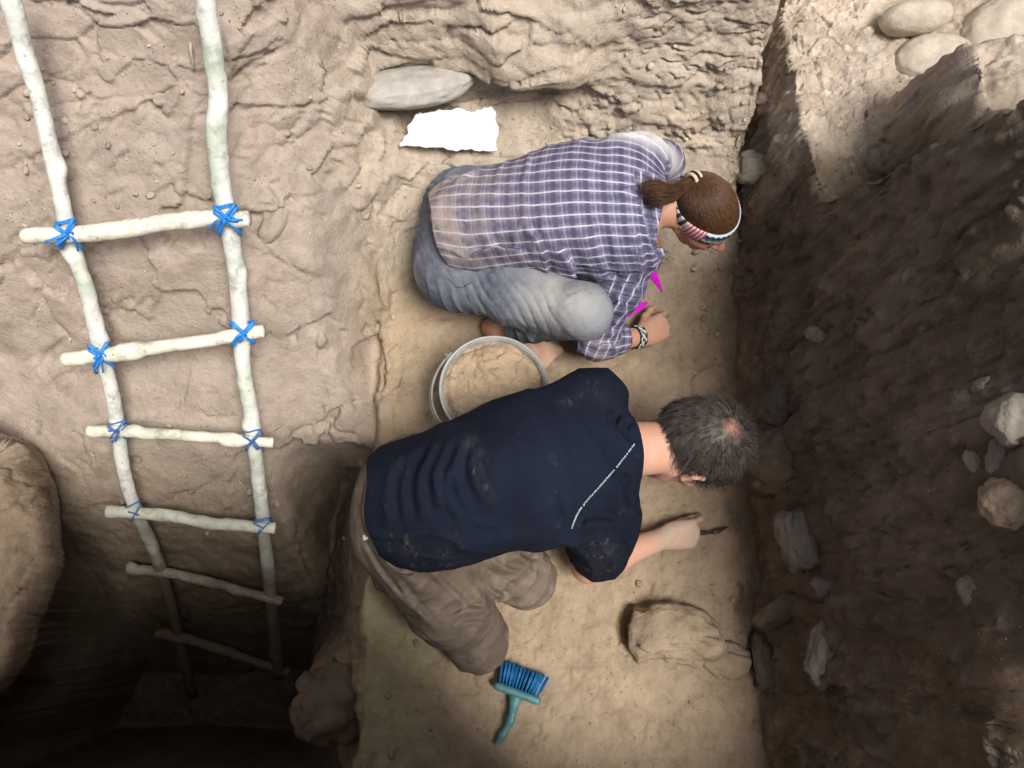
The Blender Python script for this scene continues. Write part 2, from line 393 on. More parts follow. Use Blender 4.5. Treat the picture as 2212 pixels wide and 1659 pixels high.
    def stroke(pts, wid, dep, ridge=.4):
        pts = np.asarray(pts); lo = pts.min(0)-.03; hi = pts.max(0)+.03
        i0, i1 = np.searchsorted(GX, [lo[0], hi[0]]); j0, j1 = np.searchsorted(GY, [lo[1], hi[1]])
        if i1 <= i0 or j1 <= j0: return
        g = p[i0:i1, j0:j1]; best = np.full(g.shape[:2], 9.); sd = np.zeros(g.shape[:2]); L = len(pts)
        for k in range(L-1):
            a, b = pts[k], pts[k+1]; ba = b-a; t = np.clip(((g-a)@ba)/max(ba@ba, 1e-9), 0, 1); r = g-a-t[..., None]*ba
            dd = np.sqrt((r*r).sum(-1)); m = dd < best; tt = (k+t)/(L-1)
            best = np.where(m, dd, best); sd = np.where(m, np.sign(ba[0]*r[..., 1]-ba[1]*r[..., 0])*dd, sd); end = tt if k == 0 else np.where(m, tt, end)
        tap = sstep(0, .18, end)*sstep(1, .82, end)*.8+.2
        fl[i0:i1, j0:j1] += -dep*tap*np.exp(-(best/wid)**2)+ridge*dep*tap*(sd > 0)*sstep(wid*.6, wid*2.2, sd)*np.exp(-sd/(wid*6))
    for px, wid, dep in CRACKS:
        a = np.array([hit(u, v)[0] for u, v in px]); a = spline(a, len(a)*5)
        a[1:-1] += rng.normal(0, .0035, a[1:-1].shape); stroke(a, wid, dep)
    for u0, v0, u1, v1, num, ang, ln in MARKS:
        for _ in range(num):
            u, v = rng.uniform(u0, u1), rng.uniform(v0, v1); a = ang+rng.normal(0, .45); L = ln*rng.uniform(.5, 1.5); cv = rng.uniform(-.5, .5)
            px = [(u+L*t*math.cos(a+cv*t), v-L*t*math.sin(a+cv*t)) for t in (-.5, 0, .5)]
            stroke(spline([hit(*k, n=220)[0] for k in px], 7), rng.uniform(.002, .0045), rng.uniform(.004, .011), .5)
    p += n*fl[..., None]
    # soil: dusty grey-buff in the north, dark earth with shade painted in on east face, shaft and spur, greenish skin on the bench's south-west
    low = n2(X, Y, 3., 77, 4)
    tint = np.empty(X.shape+(3,)); tint[:] = (.345, .278, .20)
    def put(mask, col):
        nonlocal tint
        tint = tint+(np.array(col)-tint)*np.clip(mask, 0, 1)[..., None]
    put(sstep(.85, 1.15, Y+.06*low), (.44, .385, .32))
    put(sstep(-.36, -.5, X)*sstep(.1, .6, Y), (.39, .335, .29))
    put(sstep(.62, .72, X+.015*low)*sstep(1.2, 1.05, Y+.08*low)*sstep(.07, -.07, Z+.08*low-np.interp(Y, [-.3, -.1, .0, .86, .98], [.86, .9, 1.4, 1.4, .74])), (.170, .138, .103))  # shade of the east face in the tint, fading toward its lit top
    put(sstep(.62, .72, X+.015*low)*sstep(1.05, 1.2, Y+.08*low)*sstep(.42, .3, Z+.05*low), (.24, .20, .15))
    put(sstep(-.37, -.45, X)*sstep(.0, -.5, Z+.1*low), (.165, .132, .098))  # shaft tint darkens with depth, standing in for shade
    put(sstep(-1.0, -1.1, X)*sstep(.55, .35, Y+.05*low)*sstep(.0, .1, Z), (.24, .19, .135))  # spur tinted darker for the dim light on it
    put(sstep(-.42, -.40, X)*sstep(-.10, -.26, X+.1*low)*sstep(.15, .0, Y+.1*low)*sstep(-.1, -.02, Z)*.8, (.33, .305, .19))
    tint *= (1+.55*np.clip(eastcol, -.8, 1.2))[..., None]; tint[..., 2] *= 1+.14*np.clip(eastcol, 0, 1)
    nx, ny = X.shape; I = np.arange(nx*ny).reshape(nx, ny)
    F = np.stack([I[:-1, :-1].ravel(), I[1:, :-1].ravel(), I[1:, 1:].ravel(), I[:-1, 1:].ravel()], 1)
    global TER_P, TER_T; TER_P, TER_T = p, tint
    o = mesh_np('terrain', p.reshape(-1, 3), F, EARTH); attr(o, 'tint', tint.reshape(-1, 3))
    return tag(o, 'dug earth of the pit with its bench, shaft, slopes and dark side face', 'terrain', kind='structure')
CRACKS = [
 ([(0, 372), (60, 345), (150, 300), (210, 275), (290, 240), (350, 205), (420, 178)], .005, .016),
 ([(478, 60), (486, 120), (500, 178), (540, 152), (580, 125), (640, 100)], .005, .016),
 ([(500, 240), (560, 238), (620, 235), (690, 225), (745, 205)], .005, .015),
 ([(760, 205), (800, 226), (850, 234), (890, 236)], .007, .022),
 ([(370, 400), (400, 430), (450, 440), (545, 462), (600, 455), (625, 435), (660, 425), (700, 412)], .005, .016),
 ([(822, 560), (824, 640), (818, 700), (828, 790), (824, 860)], .006, .03),
 ([(530, 530), (600, 558), (650, 585), (700, 602)], .004, .012),
 ([(775, 470), (800, 520), (815, 560)], .004, .012), ([(775, 600), (785, 640), (775, 690)], .004, .011),
 ([(826, 40), (848, 88), (872, 112), (930, 112), (1000, 118)], .005, .018),
 ([(1190, 60), (1200, 100), (1214, 132)], .006, .018), ([(1240, 150), (1290, 200), (1330, 235)], .005, .013),
 ([(1545, 785), (1505, 800), (1490, 830), (1512, 872)], .005, .014),
 ([(1632, 1330), (1624, 1400), (1640, 1455), (1626, 1490)], .006, .022),
 ([(1590, 1255), (1604, 1268), (1598, 1282)], .004, .012), ([(1530, 1385), (1555, 1395), (1575, 1390)], .005, .014),
 ([(200, 690), (240, 660), (300, 640)], .004, .01), ([(150, 930), (180, 950), (200, 1000)], .004, .01),
 ([(0, 560), (40, 545), (100, 520), (140, 470)], .005, .013), ([(690, 870), (720, 920), (790, 945)], .005, .014),
 ([(10, 1080), (30, 1100), (35, 1150)], .004, .012), ([(900, 100), (990, 60), (1100, 70), (1180, 40)], .004, .012),
 ([(860, 150), (930, 140), (1000, 150)], .004, .012), ([(1410, 180), (1440, 195), (1470, 190)], .005, .012),
 ([(640, 1120), (660, 1200), (680, 1260)], .006, .015), ([(420, 880), (470, 900), (520, 890)], .004, .008),
]
MARKS = [(1170, 140, 1560, 330, 150, -.5, 24), (840, 0, 1640, 150, 110, -.1, 38), (520, 220, 860, 480, 40, -.4, 34), (0, 200, 440, 700, 45, .6, 42),
         (520, 520, 820, 760, 18, -.5, 34), (1080, 230, 1350, 330, 12, .3, 22), (1380, 1040, 1620, 1320, 14, .4, 16), (1080, 1300, 1620, 1640, 14, .2, 20),
         (1440, 540, 1620, 900, 14, .3, 22), (850, 600, 930, 900, 6, .6, 20), (20, 700, 240, 1000, 16, .9, 34), (1700, 150, 2000, 330, 14, .2, 20)]
ground = terrain()

# ------------------------------------------------------------------ stones
def ico(n):
    import bmesh
    bm = bmesh.new(); bmesh.ops.create_icosphere(bm, subdivisions=n, radius=1)
    v = np.array([x.co[:] for x in bm.verts]); f = np.array([[x.index for x in t.verts] for t in bm.faces]); bm.free(); return v, f
ICO_V, ICO_F = ico(5)
def frame(n, ang):
    n = unit(n); a = unit(np.cross((0, 1, 0), n) if abs(n[1]) < .95 else np.cross((0, 0, 1), n)); b = np.cross(n, a)
    c, s = math.cos(ang), math.sin(ang); return np.array([a*c+b*s, -a*s+b*c, n])
def stone(name, label, cat, mat, u, v, wpx, hpx, ang=0., thick=.5, sink=.25, rough=.12, seed=0, toward=0., group=None, nrm=None, facet=0.):
    """a stone seen at photo point (u, v), wpx by hpx across as seen, resting half sunk on the earth there"""
    p, n = hit(u, v); p = p+unit(V(0, 0, CAM_H)-p)*toward
    if nrm is not None: n = unit(nrm)
    to = unit(V(0, 0, CAM_H)-p); n = unit(n*.5+to*.5)
    dep = (V(0, 0, CAM_H)-p)@V(0, -st, ct); sc_ = dep/FPX
    a, b = wpx*.5*sc_, hpx*.5*sc_; c = (a+b)*.5*thick*1.6
    q = ICO_V.copy(); so_ = np.array([seed*3.1, seed*1.7, .5])
    r = 1+rough*fbm(q*1.1+so_, 3, 5)*2+rough*.25*fbm(q*5+so_, 3, 6)
    if facet:
        h, e = plates(q*1.0+so_, 90+seed); r = r+facet*h
    q = np.sign(q)*np.abs(q)**.92*r[:, None]*np.array([a, b, c])
    fr = frame(n, ang); w_ = q@fr+p+n*c*(.5-sink)
    o = mesh_np(name, w_-p, ICO_F, STONE[mat]); o.location = p
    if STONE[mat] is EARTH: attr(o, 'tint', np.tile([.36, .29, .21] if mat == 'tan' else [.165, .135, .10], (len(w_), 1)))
    return tag(o, label, cat, group)
stone('stone', 'long flat grey stone sticking out of the earth above the white sheet', 'stone', 'slab', 892, 184, 262, 74, .30, .5, .25, .08, 1, toward=.065)
CB = 'round cobbles on the ledge'
stone('cobble', 'cream oval cobble lying alone nearest the top of the ledge', 'stone', 'cream', 1970, 46, 146, 68, -.02, .5, .1, .05, 2, toward=.05, group=CB)
stone('cobble', 'cream cobble with a pointed end below the oval one on the ledge', 'stone', 'cream', 2010, 135, 165, 108, -.15, .4, .2, .08, 3, group=CB)
stone('cobble', 'largest pale cobble in the top corner of the ledge', 'stone', 'cream', 2160, 62, 205, 120, .5, .45, .2, .07, 4, group=CB)
ES = 'stones in the dark side face'
for k, (mat, u, v, w_, h_, a, lab) in enumerate([
    ('pale', 1622, 362, 92, 58, -.35, 'smooth pale cobble sticking out of the dark face beyond the plaid shirted person'),
    ('pale', 1648, 213, 40, 22, -.5, 'small pale pebble high in the corner above the smooth cobble'),
    ('grey', 1770, 728, 56, 34, -.6, 'small grey wedge shaped stone in the middle of the dark face'),
    ('dark', 1686, 870, 84, 74, .3, 'dark knobbly rock just above the big block by the grey haired head'),
    ('brown', 1690, 995, 140, 125, .1, 'big dark grey block just beyond the grey haired head'),
    ('grey', 1735, 1165, 84, 112, .2, 'round grey stone bulging from the dark face near the digging hand'),
    ('grey', 1782, 1268, 44, 40, .3, 'small round stone under the bulging grey one'),
    ('brown', 1680, 1322, 96, 52, .5, 'brown earth coated lump at the foot of the dark face'),
    ('grey', 1780, 1415, 60, 120, -.35, 'tall pointed grey stone low in the dark face'),
    ('grey', 2100, 1272, 52, 58, .1, 'single round pebble standing apart on the dark face near the frame edge'),
    ('pale', 2185, 905, 96, 105, .6, 'pale broken stone at the top of the stone cluster'),
    ('pale', 2112, 998, 36, 62, .2, 'small upright pale block on the inner side of the stone cluster'),
    ('grey', 2165, 985, 50, 70, -.4, 'grey chip in the middle of the stone cluster'),
    ('tan', 2178, 1085, 92, 96, .3, 'mossy tan stone at the bottom of the stone cluster'),
    ('grey', 2090, 868, 50, 42, -.4, 'grey stone left of the pale broken one in the cluster'),
    ('grey', 2125, 830, 42, 26, .2, 'flat chip above the stone cluster'),
    ('brown', 1655, 1430, 40, 110, .1, 'narrow upright slab at the foot of the face beside the crack'),
    ]):
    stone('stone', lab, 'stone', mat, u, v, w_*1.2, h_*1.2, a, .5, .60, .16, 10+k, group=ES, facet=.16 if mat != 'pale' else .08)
stone('rock', 'tan clod of earth beside a dark hollow on the bench', 'rock', 'tan', 1462, 1374, 172, 132, -.1, .5, .42, .20, 40, facet=.34)
stone('rock', 'low tan lump joined to the clod on its far side', 'rock', 'tan', 1552, 1420, 98, 74, -.3, .3, .5, .22, 41, facet=.34)
stone('stone', 'smooth oval stone set in the slope just beyond the top rung', 'stone', 'earth', 590, 486, 46, 96, -.45, .4, .42, .08, 42)
stone('rock', 'rounded boulder jutting from the bench side down in the dark shaft', 'rock', 'brown', 712, 1512, 165, 150, .4, .5, .5, .22, 43, facet=.32)
GP = 'gravel stones at the foot of the frame'
for k in range(15):
    u, v = rng.uniform(2120, 2208), rng.uniform(1545, 1655)
    stone('gravel_stone', 'grey gravel stone among loose gravel in the lower corner of the dark face', 'stone', ['grey', 'pale', 'brown'][k % 3], u, v, rng.uniform(18, 40), rng.uniform(16, 32), rng.uniform(0, 3), .5, .25, .14, 60+k, group=GP, facet=.12)

# ------------------------------------------------------------------ the ladder
def dl(v): return np.interp(v, LADDER_L['v'], LADDER_L['d'])
def dr(v): return np.interp(v, LADDER_R['v'], LADDER_R['d'])
def pole_mat(name, col, green):
    m = M(name, .85, .2)
    c = m.mix(m.ramp(m.noise(9, 5, .6), .35, .7), col, m.mix(1., col, (1.2, 1.2, 1.18), 'MULTIPLY'))
    c = m.mix(m.ramp(m.noise(6, 3, .6, dist=.4), .48, .62, 0, green), c, (.42, .52, .38))
    c = m.mix(m.ramp(m.noise(20, 6, .72), .50, .66, 0, .7), c, (.30, .30, .27))
    c = m.mix(m.ramp(m.voro(30), .12, .05, 0, .6), c, (.15, .14, .125))
    zz = m.node('ShaderNodeSeparateXYZ', {0: m.coord()}).outputs[2]; shaft_shade = m.ramp(m.math('ADD', zz, m.math('MULTIPLY', m.noise(9, 5, .65), .5)), .30, -.25)  # poles darken downward: the shade of the shaft put into their colour
    c = m.mix(shaft_shade, c, m.mix(m.noise(30, 5, .6), (.10, .078, .055), (.17, .135, .10)))
    n = m.bump(m.noise(60, 4, .6), .5, .004); n = m.bump(m.noise(14, 3, .5), .4, .01, n)
    return m.done(c, n)
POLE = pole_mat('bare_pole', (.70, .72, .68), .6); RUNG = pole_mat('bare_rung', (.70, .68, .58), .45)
CORD2 = plain('faded_blue_cord', (.09, .19, .48), .6, .3, .35, 200, .2); CORD = plain('blue_cord', (.03, .25, .74), .4, .5, .3, 200, .2)
ladder = empty('ladder', PD(500, 1480, 3.0)); tag(ladder, 'ladder of pale wooden poles tied with blue cord leading down into the dark shaft', 'ladder')
def pole(name, nodes, mat, seed, seg=18, n=90):
    a = np.array([PD(u, v, d) for u, v, d, r in nodes]); r = np.array([k[3] for k in nodes])
    q = spline(a, n); rr = np.interp(np.linspace(0, 1, n), np.linspace(0, 1, len(r)), r)
    kn = fbm(np.stack([np.linspace(0, n/9., n), np.full(n, seed*3.7), np.zeros(n)], -1), 3, 8)
    q = q+np.stack([kn, np.roll(kn, 7), np.roll(kn, 13)], -1)*.0035
    mb = MB(); mb.tube(q, rr*(1+.11*kn), seg); v = mb.v[0]
    v += (fbm(v*26+seed, 3, 9)*.0026+np.maximum(fbm(v*14+seed*2, 2, 10)-.30, 0)*.024)[:, None]*np.concatenate([unit_rows(v[:n*seg].reshape(n, seg, 3)-q[:, None]).reshape(-1, 3), np.zeros((len(v)-n*seg, 3))])
    return adopt(mb.build(name, mat), ladder), q
def unit_rows(a): return a/(np.linalg.norm(a, axis=-1, keepdims=True)+1e-12)
LN = [(8, -60, 23), (28, 20, 22), (48, 100, 21), (80, 200, 20), (108, 320, 19), (134, 440, 18), (158, 545, 18), (190, 640, 17), (213, 740, 17), (238, 830, 16), (254, 920, 15.5), (268, 1010, 15), (292, 1100, 14), (330, 1185, 14), (358, 1265, 13), (385, 1370, 12), (415, 1500, 12)]
RN = [(438, -60, 25), (450, 40, 24), (464, 140, 23), (472, 210, 22), (469, 290, 26), (480, 400, 22), (493, 490, 21), (510, 590, 20), (522, 700, 21), (526, 800, 18), (543, 900, 17), (555, 1010, 16), (566, 1110, 16), (578, 1210, 15.5), (590, 1330, 15), (604, 1460, 14)]
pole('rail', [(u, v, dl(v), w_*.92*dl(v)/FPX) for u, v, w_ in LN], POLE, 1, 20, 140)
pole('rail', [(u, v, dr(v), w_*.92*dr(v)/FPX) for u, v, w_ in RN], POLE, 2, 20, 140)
RG = [((55, 511), (250, 498), (430, 474), (538, 473), 17.5), ((138, 778), (300, 757), (450, 735), (571, 716), 14.5), ((190, 931), (300, 935), (450, 944), (590, 956), 12),
      ((232, 1106), (340, 1110), (470, 1132), (594, 1142), 13), ((276, 1230), (380, 1240), (500, 1270), (610, 1300), 10.5), ((338, 1368), (440, 1392), (540, 1425), (626, 1453), 9.5)]
RAIL_V = [(510, 478), (775, 722), (932, 955), (1106, 1138), (1238, 1292), (1374, 1447)]
joints = []
for k, (rg, (vl, vr)) in enumerate(zip(RG, RAIL_V)):
    off = .036-.002*k
    d0, d1 = dl(vl)-off, dr(vr)-off; ul, ur = rg[0][0], rg[3][0]
    nodes = [(u, v, lerp(d0, d1, (u-ul)/(ur-ul)), rg[4]*lerp(d0, d1, .5)/FPX*(1.05 if j in (0, 1) else .97)) for j, (u, v) in enumerate(rg[:4])]
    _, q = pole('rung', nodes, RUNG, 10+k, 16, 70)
    for side, vv in ((0, vl), (1, vr)):
        NN, df = (LN, dl) if side == 0 else (RN, dr)
        uu = np.interp(vv, [n_[1] for n_ in NN], [n_[0] for n_ in NN]); wpx = np.interp(vv, [n_[1] for n_ in NN], [n_[2] for n_ in NN])
        dv = unit(PD(np.interp(vv+40, [n_[1] for n_ in NN], [n_[0] for n_ in NN]), vv+40, df(vv+40))-PD(uu, vv, df(vv)))
        c = PD(uu, vv, df(vv)); i = np.argmin(((q-PD(uu, vv, df(vv)-off))**2).sum(1)); rdir = unit(q[min(i+3, 69)]-q[max(i-3, 0)])
        joints.append((k, side, c, dv, wpx*df(vv)/FPX, q[i], rdir, rg[4]*df(vv)/FPX))
cam_p = V(0, 0, CAM_H)
for k, side, c, dv, rr, cq, rdir, rq in joints:
    if k > 3: continue
    mb = MB(); R_ = np.random.default_rng(100+k*2+side); to = unit(cam_p-c); lat = unit(np.cross(dv, to)); top = unit(cam_p-cq)
    nw = [6, 6, 4, 2][k]
    for j in range(nw):
        s = (j % 2)*2-1; o1, o2 = R_.uniform(-.011, .011, 2)
        # a diagonal turn: over the rung, down each side, round the back of the rail
        ex = rr*1.08; ey = rq*1.3+.007
        pts = []
        for t in np.linspace(0, 2*np.pi, 26):
            f = math.sin(t); g = math.cos(t)             # g>0 in front, g<0 behind
            along = s*f*ey+o1; acr = f*ex*1.02+o2*.3
            depth = top*((rq*1.06+.0015)*max(g, 0)**.6)+(cq-c)*sstep(-.35, .35, g)+to*(-rr*1.06*max(-g, 0)**.6)
            pts.append(c+dv*along+lat*acr+depth)
        mb.tube(np.array(pts), (.0030 if k < 2 else .0023)+.0010*R_.random(), 6, cap=False, ref=to)
    for j in range(2):
        z0 = R_.uniform(-.02, .02)
        pts = [c+dv*(s_*(rq*1.5+.012)+.002*math.sin(3*t))+lat*math.sin(t)*rr*1.08+to*math.cos(t)*rr*1.08 for s_ in (-1,) for t in np.linspace(0, 2*np.pi, 24)]
        mb.tube(np.array(pts)+dv*z0*.4, .0022, 6, cap=False, ref=dv)
    kc = cq+top*(rq*1.1+.004)
    for j in range([4, 4, 3, 1][k]):
        a = R_.uniform(0, 6.28); L = R_.uniform(.014, .040)*(1.15 if k == 0 else .8); e_ = lat*math.cos(a)*L+dv*(math.sin(a)*L+.012)
        lp = np.array([kc+R_.normal(0, .003, 3), kc+e_*.5+top*.010, kc+e_+top*.002+lat*.004, kc+e_*.6+lat*.006+top*.004, kc+R_.normal(0, .004, 3)])
        if j % 2: lp = lp[:3]; lp[2] = lp[2]-top*.012+dv*.02
        mb.tube(spline(lp, 16), .0029 if k < 2 else .0021, 6, ref=top)
    adopt(mb.build('lashing', CORD if k < 2 else CORD2), ladder)

# ------------------------------------------------------------------ bucket with soil
bc = P(1066, 836, .265); bc = V(bc[0], bc[1], 0); RB = .143; HB = .262
bucket = empty('bucket', bc); tag(bucket, 'pale metal bucket full of tan soil standing between the two diggers', 'bucket')
BUCKET = plain('galvanised_metal', (.30, .30, .275), .6, .3, .35, 25, .1)
an = np.linspace(0, 2*np.pi, 97)[:-1]
def lathe(prof, mat, name, parent):
    v = np.concatenate([np.stack([r*np.cos(an), r*np.sin(an), np.full(96, z)], 1) for r, z in prof]); f = []
    for k in range(len(prof)-1):
        for j in range(96): f.append((k*96+j, k*96+(j+1) % 96, (k+1)*96+(j+1) % 96, (k+1)*96+j))
    return mesh_np(name, v, f, mat, parent)
lathe([(.001, .004), (.112, .004), (.114, .0), (.118, .004), (.130, .13), (.1315, .131), (.1305, .135), (RB-.003, HB-.012), (RB-.005, HB), (RB-.009, HB-.004), (.112, .012), (.001, .012)], BUCKET, 'body', bucket)
mb = MB(); mb.tube([(RB*math.cos(a)*.992, RB*math.sin(a)*.992, HB) for a in np.linspace(0, 2*np.pi, 97)], .0036, 10, cap=False, ref=(0, 0, 1)); mb.build('rim', plain('worn_rim', (.38, .39, .37), .4, .5, .12, 40, .05), bucket)
mb = MB(); hp = []
for t in np.linspace(0, np.pi, 40):
    a = 2.52+t*(1.62/np.pi); hp.append(((RB+.010+.016*math.sin(t))*math.cos(a), (RB+.010+.016*math.sin(t))*math.sin(a), HB-.012-.028*math.sin(t)))
mb.tube(hp, .0035, 8, ref=(0, 0, 1)); hp2 = np.array(hp)*np.array([1.035, 1.035, 1])-np.array([0, 0, .012]); mb.tube(hp2, .0025, 8, ref=(0, 0, 1)); mb.build('handle', BUCKET, bucket)
for a in (2.50, 4.16):
    mb = MB(); e_ = V(math.cos(a), math.sin(a), 0); mb.box(e_*(RB+.006)+V(0, 0, HB-.024), [e_, np.cross((0, 0, 1), e_), V(0, 0, 1)], (.006, .012, .018)); mb.tube([e_*(RB+.004)+V(0, 0, HB-.018), e_*(RB+.022)+V(0, 0, HB-.018)], .006, 10)
    mb.build('ear', BUCKET, bucket, smooth=False)
gx = np.linspace(-.14, .14, 110); XX, YY = np.meshgrid(gx, gx, indexing='ij'); rad = np.sqrt(XX**2+YY**2)
sc1 = np.minimum(1, .1365/np.maximum(rad, 1e-6)); XX, YY = XX*sc1, YY*sc1
q = np.stack([XX, YY, np.zeros_like(XX)], -1); hh, ee = plates(np.stack([XX/.030+.3*vnoise(q*40), YY/.024, XX*0], -1), 301)
ZZ = HB-.012+.014*fbm(q*14, 3, 302)+.006*fbm(q*50, 3, 303)+.006*hh-.006*np.exp(-ee/.08)*sstep(-.1, .3, fbm(q*18, 2, 304))-.05*XX+.06*YY-.05*sstep(.11, .137, rad)*.3
I = np.arange(110*110).reshape(110, 110); FQ = np.stack([I[:-1, :-1].ravel(), I[1:, :-1].ravel(), I[1:, 1:].ravel(), I[:-1, 1:].ravel()], 1)
soil = mesh_np('soil', np.stack([XX, YY, ZZ], -1).reshape(-1, 3), FQ, EARTH); soil.location = bc; attr(soil, 'tint', np.tile([.40, .315, .22], (110*110, 1)))
tag(soil, 'loose tan soil filling the bucket nearly to its rim', 'soil', kind='stuff')

# ------------------------------------------------------------------ white sheet
cs = [P(900, 241, .375), P(1072, 236, .365), P(1074, 328, .30), P(866, 314, .32)]
n_, m_ = 60, 34; uu, vv = np.meshgrid(np.linspace(0, 1, n_), np.linspace(0, 1, m_), indexing='ij')
b = (1-uu)[..., None]*((1-vv)[..., None]*cs[0]+vv[..., None]*cs[3])+uu[..., None]*((1-vv)[..., None]*cs[1]+vv[..., None]*cs[2])
eu = np.exp(-np.minimum(vv, 1-vv)/.05); ev = np.exp(-np.minimum(uu, 1-uu)/.035)
wob = lambda s, sd: fbm(np.stack([uu*s, vv*s*.55, uu*0], -1), 3, sd)
b[..., 0] += ev*.010*wob(9, 401); b[..., 1] += eu*.011*wob(14, 402)
un = unit(np.cross(cs[1]-cs[0], cs[3]-cs[0])); un = un if un[2] > 0 else -un
hg = np.array([max(0, H(np.array([p_[0]]), np.array([p_[1]]))[0]-p_[2]) for p_ in b.reshape(-1, 3)]).max()
b = b+un*(.010*wob(3, 403)+.004*wob(11, 404))[..., None]+un*.006
I = np.arange(n_*m_).reshape(n_, m_); FQ = np.stack([I[:-1, :-1].ravel(), I[1:, :-1].ravel(), I[1:, 1:].ravel(), I[:-1, 1:].ravel()], 1)
PAPER = plain('white_sheet', (.86, .87, .88), .6, .3, .03, 30, .2)
c0 = b.reshape(-1, 3).mean(0); sheet = mesh_np('sheet', b.reshape(-1, 3)-c0, FQ, PAPER); sheet.location = c0
md = sheet.modifiers.new('thickness', 'SOLIDIFY'); md.thickness = .003
tag(sheet, 'white sheet with ragged edges lying on the slope below the flat grey stone', 'sheet')

# ------------------------------------------------------------------ hand brush
def FL(u, v, z=0.): return P(u, v, z)
b0, b1 = FL(1072, 1480, .03), FL(1163, 1514, .03); ax = unit(b1-b0); nrm = unit(V(-ax[1], ax[0], 0)); mid = (b0+b1)/2
brush = empty('brush', V(mid[0], mid[1], 0)); tag(brush, 'hand brush with bright blue bristles and teal handle lying by the kneeling leg', 'brush')
TEAL = plain('teal_plastic', (.09, .24, .25), .45, .45, .3, 40, .1); BRIS = plain('blue_bristle', (.015, .20, .50), .45, .4, .4, 90, .1)
mb = MB(); L_ = np.linalg.norm(b1-b0)/2
sd = SDF(); sd.cap(mid-ax*L_*.93, mid+ax*L_*.93, .011, k=.01); sd.cap(mid-ax*L_*.93+V(0, 0, .012), mid+ax*L_*.93+V(0, 0, .012), .010, k=.01)
v_, f_ = sd.mesh(.003); adopt(mesh_np('block', v_, f_, TEAL), brush)
mb = MB(); R_ = np.random.default_rng(5)
for i in range(13):
    for j in range(3):
        s = (i+.5)/13*2-1; base = mid+ax*s*L_*.95+V(0, 0, .008*(j-1)+.006)+nrm*.008
        d_ = unit(nrm+ax*(s*.22)+V(0, 0, .10*(j-1)))
        for k in range(9):
            o = ax*R_.normal(0, .0011)+V(0, 0, R_.normal(0, .0012)); e_ = base+d_*.058*R_.uniform(.93, 1.04)+o*1.7+ax*R_.normal(0, .0006)
            mb.tube([base+o*.5, (base+e_)/2+o, e_], [.0010, .0010, .0008], 4, ref=(0, 0, 1))
adopt(mb.build('bristles', BRIS), brush)
h0 = mid-nrm*.004; h1 = FL(1104, 1555, .026); h2 = FL(1085, 1590, .020); h3 = FL(1073, 1606, .018)
sd = SDF(); sd.chain([h0, (h0+h1)/2, h1, h2, h3], [.017, .010, .0095, .0085, .006], .012); sd.cap(mid-ax*.02, h0-nrm*.02, .007, k=.012); sd.cap(mid+ax*.02, h0-nrm*.02, .007, k=.012)
v_, f_ = sd.mesh(.0025, disp=lambda q: .0007*np.sin((q@nrm)*900)*((q-h0)@nrm < -.03)); adopt(mesh_np('handle', v_, f_, TEAL), brush)

# ------------------------------------------------------------------ people
def skin_mat(name, col):
    m = M(name, .55, .35); m.b.inputs['Subsurface Weight'].default_value = .12; m.b.inputs['Subsurface Radius'].default_value = (.012, .004, .002); m.b.inputs['Subsurface Scale'].default_value = .6
    c = m.mix(m.ramp(m.noise(30, 4, .6), .35, .7), col, m.mix(1., col, (1.12, .86, .80), 'MULTIPLY'))
    c = m.mix(m.ramp(m.noise(14, 5, .65), .55, .75, 0, .55), c, (.40, .32, .24))
    c = m.mix(m.math('MULTIPLY', m.attr('dust'), m.ramp(m.noise(45, 4, .6), .25, .65)), c, (.52, .44, .36))
    return m.done(c, m.bump(m.noise(220, 4, .6), .25, .002))
SKIN_A = skin_mat('skin_light', (.56, .35, .26)); SKIN_B = skin_mat('skin_warm', (.52, .315, .215))

def hand(s, wrist, tip_dir, back, thumb_side, L=.185, curl=(20, 30, 25), spread=.10, index_curl=None, thumb_curl=18, grip=1.0, out=.8):
    """palm, four fingers of unequal length bent at their knuckles, and a thumb leaving the side of the palm"""
    f = unit(tip_dir); n = unit(back-f*np.dot(back, f)); t = unit(np.cross(n, f)); t = t if np.dot(t, thumb_side) > 0 else -t
    pl = L*.50; kn = []
    for i, (off, ln) in enumerate([(.030, .94), (.010, 1.), (-.010, .96), (-.028, .86)]):
        k = wrist+f*pl*ln+t*off*L/.185+n*(.004-.003*abs(i-1.2)); kn.append(k)
        s.cap(wrist+t*off*.45, k, .0150*L/.185, .0115*L/.185, k=.014)
    s.ell(wrist+f*pl*.5-n*.004, (pl*.56, .040*L/.185, .0155*L/.185), np.array([f, t, n]), k=.014)
    for i, (k, l0) in enumerate(zip(kn, (.41, .46, .43, .34))):
        l = l0*L; c = index_curl if (i == 0 and index_curl is not None) else curl; a = 0; p = k; d0 = unit(f+t*(1.2-i)*spread)
        for j, (fr_, r0, r1) in enumerate([(.46, .0102, .0090), (.30, .0090, .0082), (.24, .0082, .0066)]):
            a += math.radians(c[j]+i*2.5*grip); d = d0*math.cos(a)-n*math.sin(a); e = p+d*l*fr_
            s.cap(p, e, r0*.94*L/.185, r1*.94*L/.185, k=.0035); p = e
    b = wrist+f*pl*.22+t*.024*L/.185-n*.006; p = b; a = math.radians(thumb_curl)
    for j, (l, r0, r1) in enumerate([(.045, .0135, .0115), (.034, .0112, .0095), (.027, .0095, .0075)]):
        d = unit(t*math.cos(a)*out*(1-.32*j)+f*(.75+.25*j)-n*math.sin(a)*(.5+.35*j)); e = p+d*l*L/.185
        s.cap(p, e, r0*L/.185, r1*L/.185, k=.009); p = e
    return kn
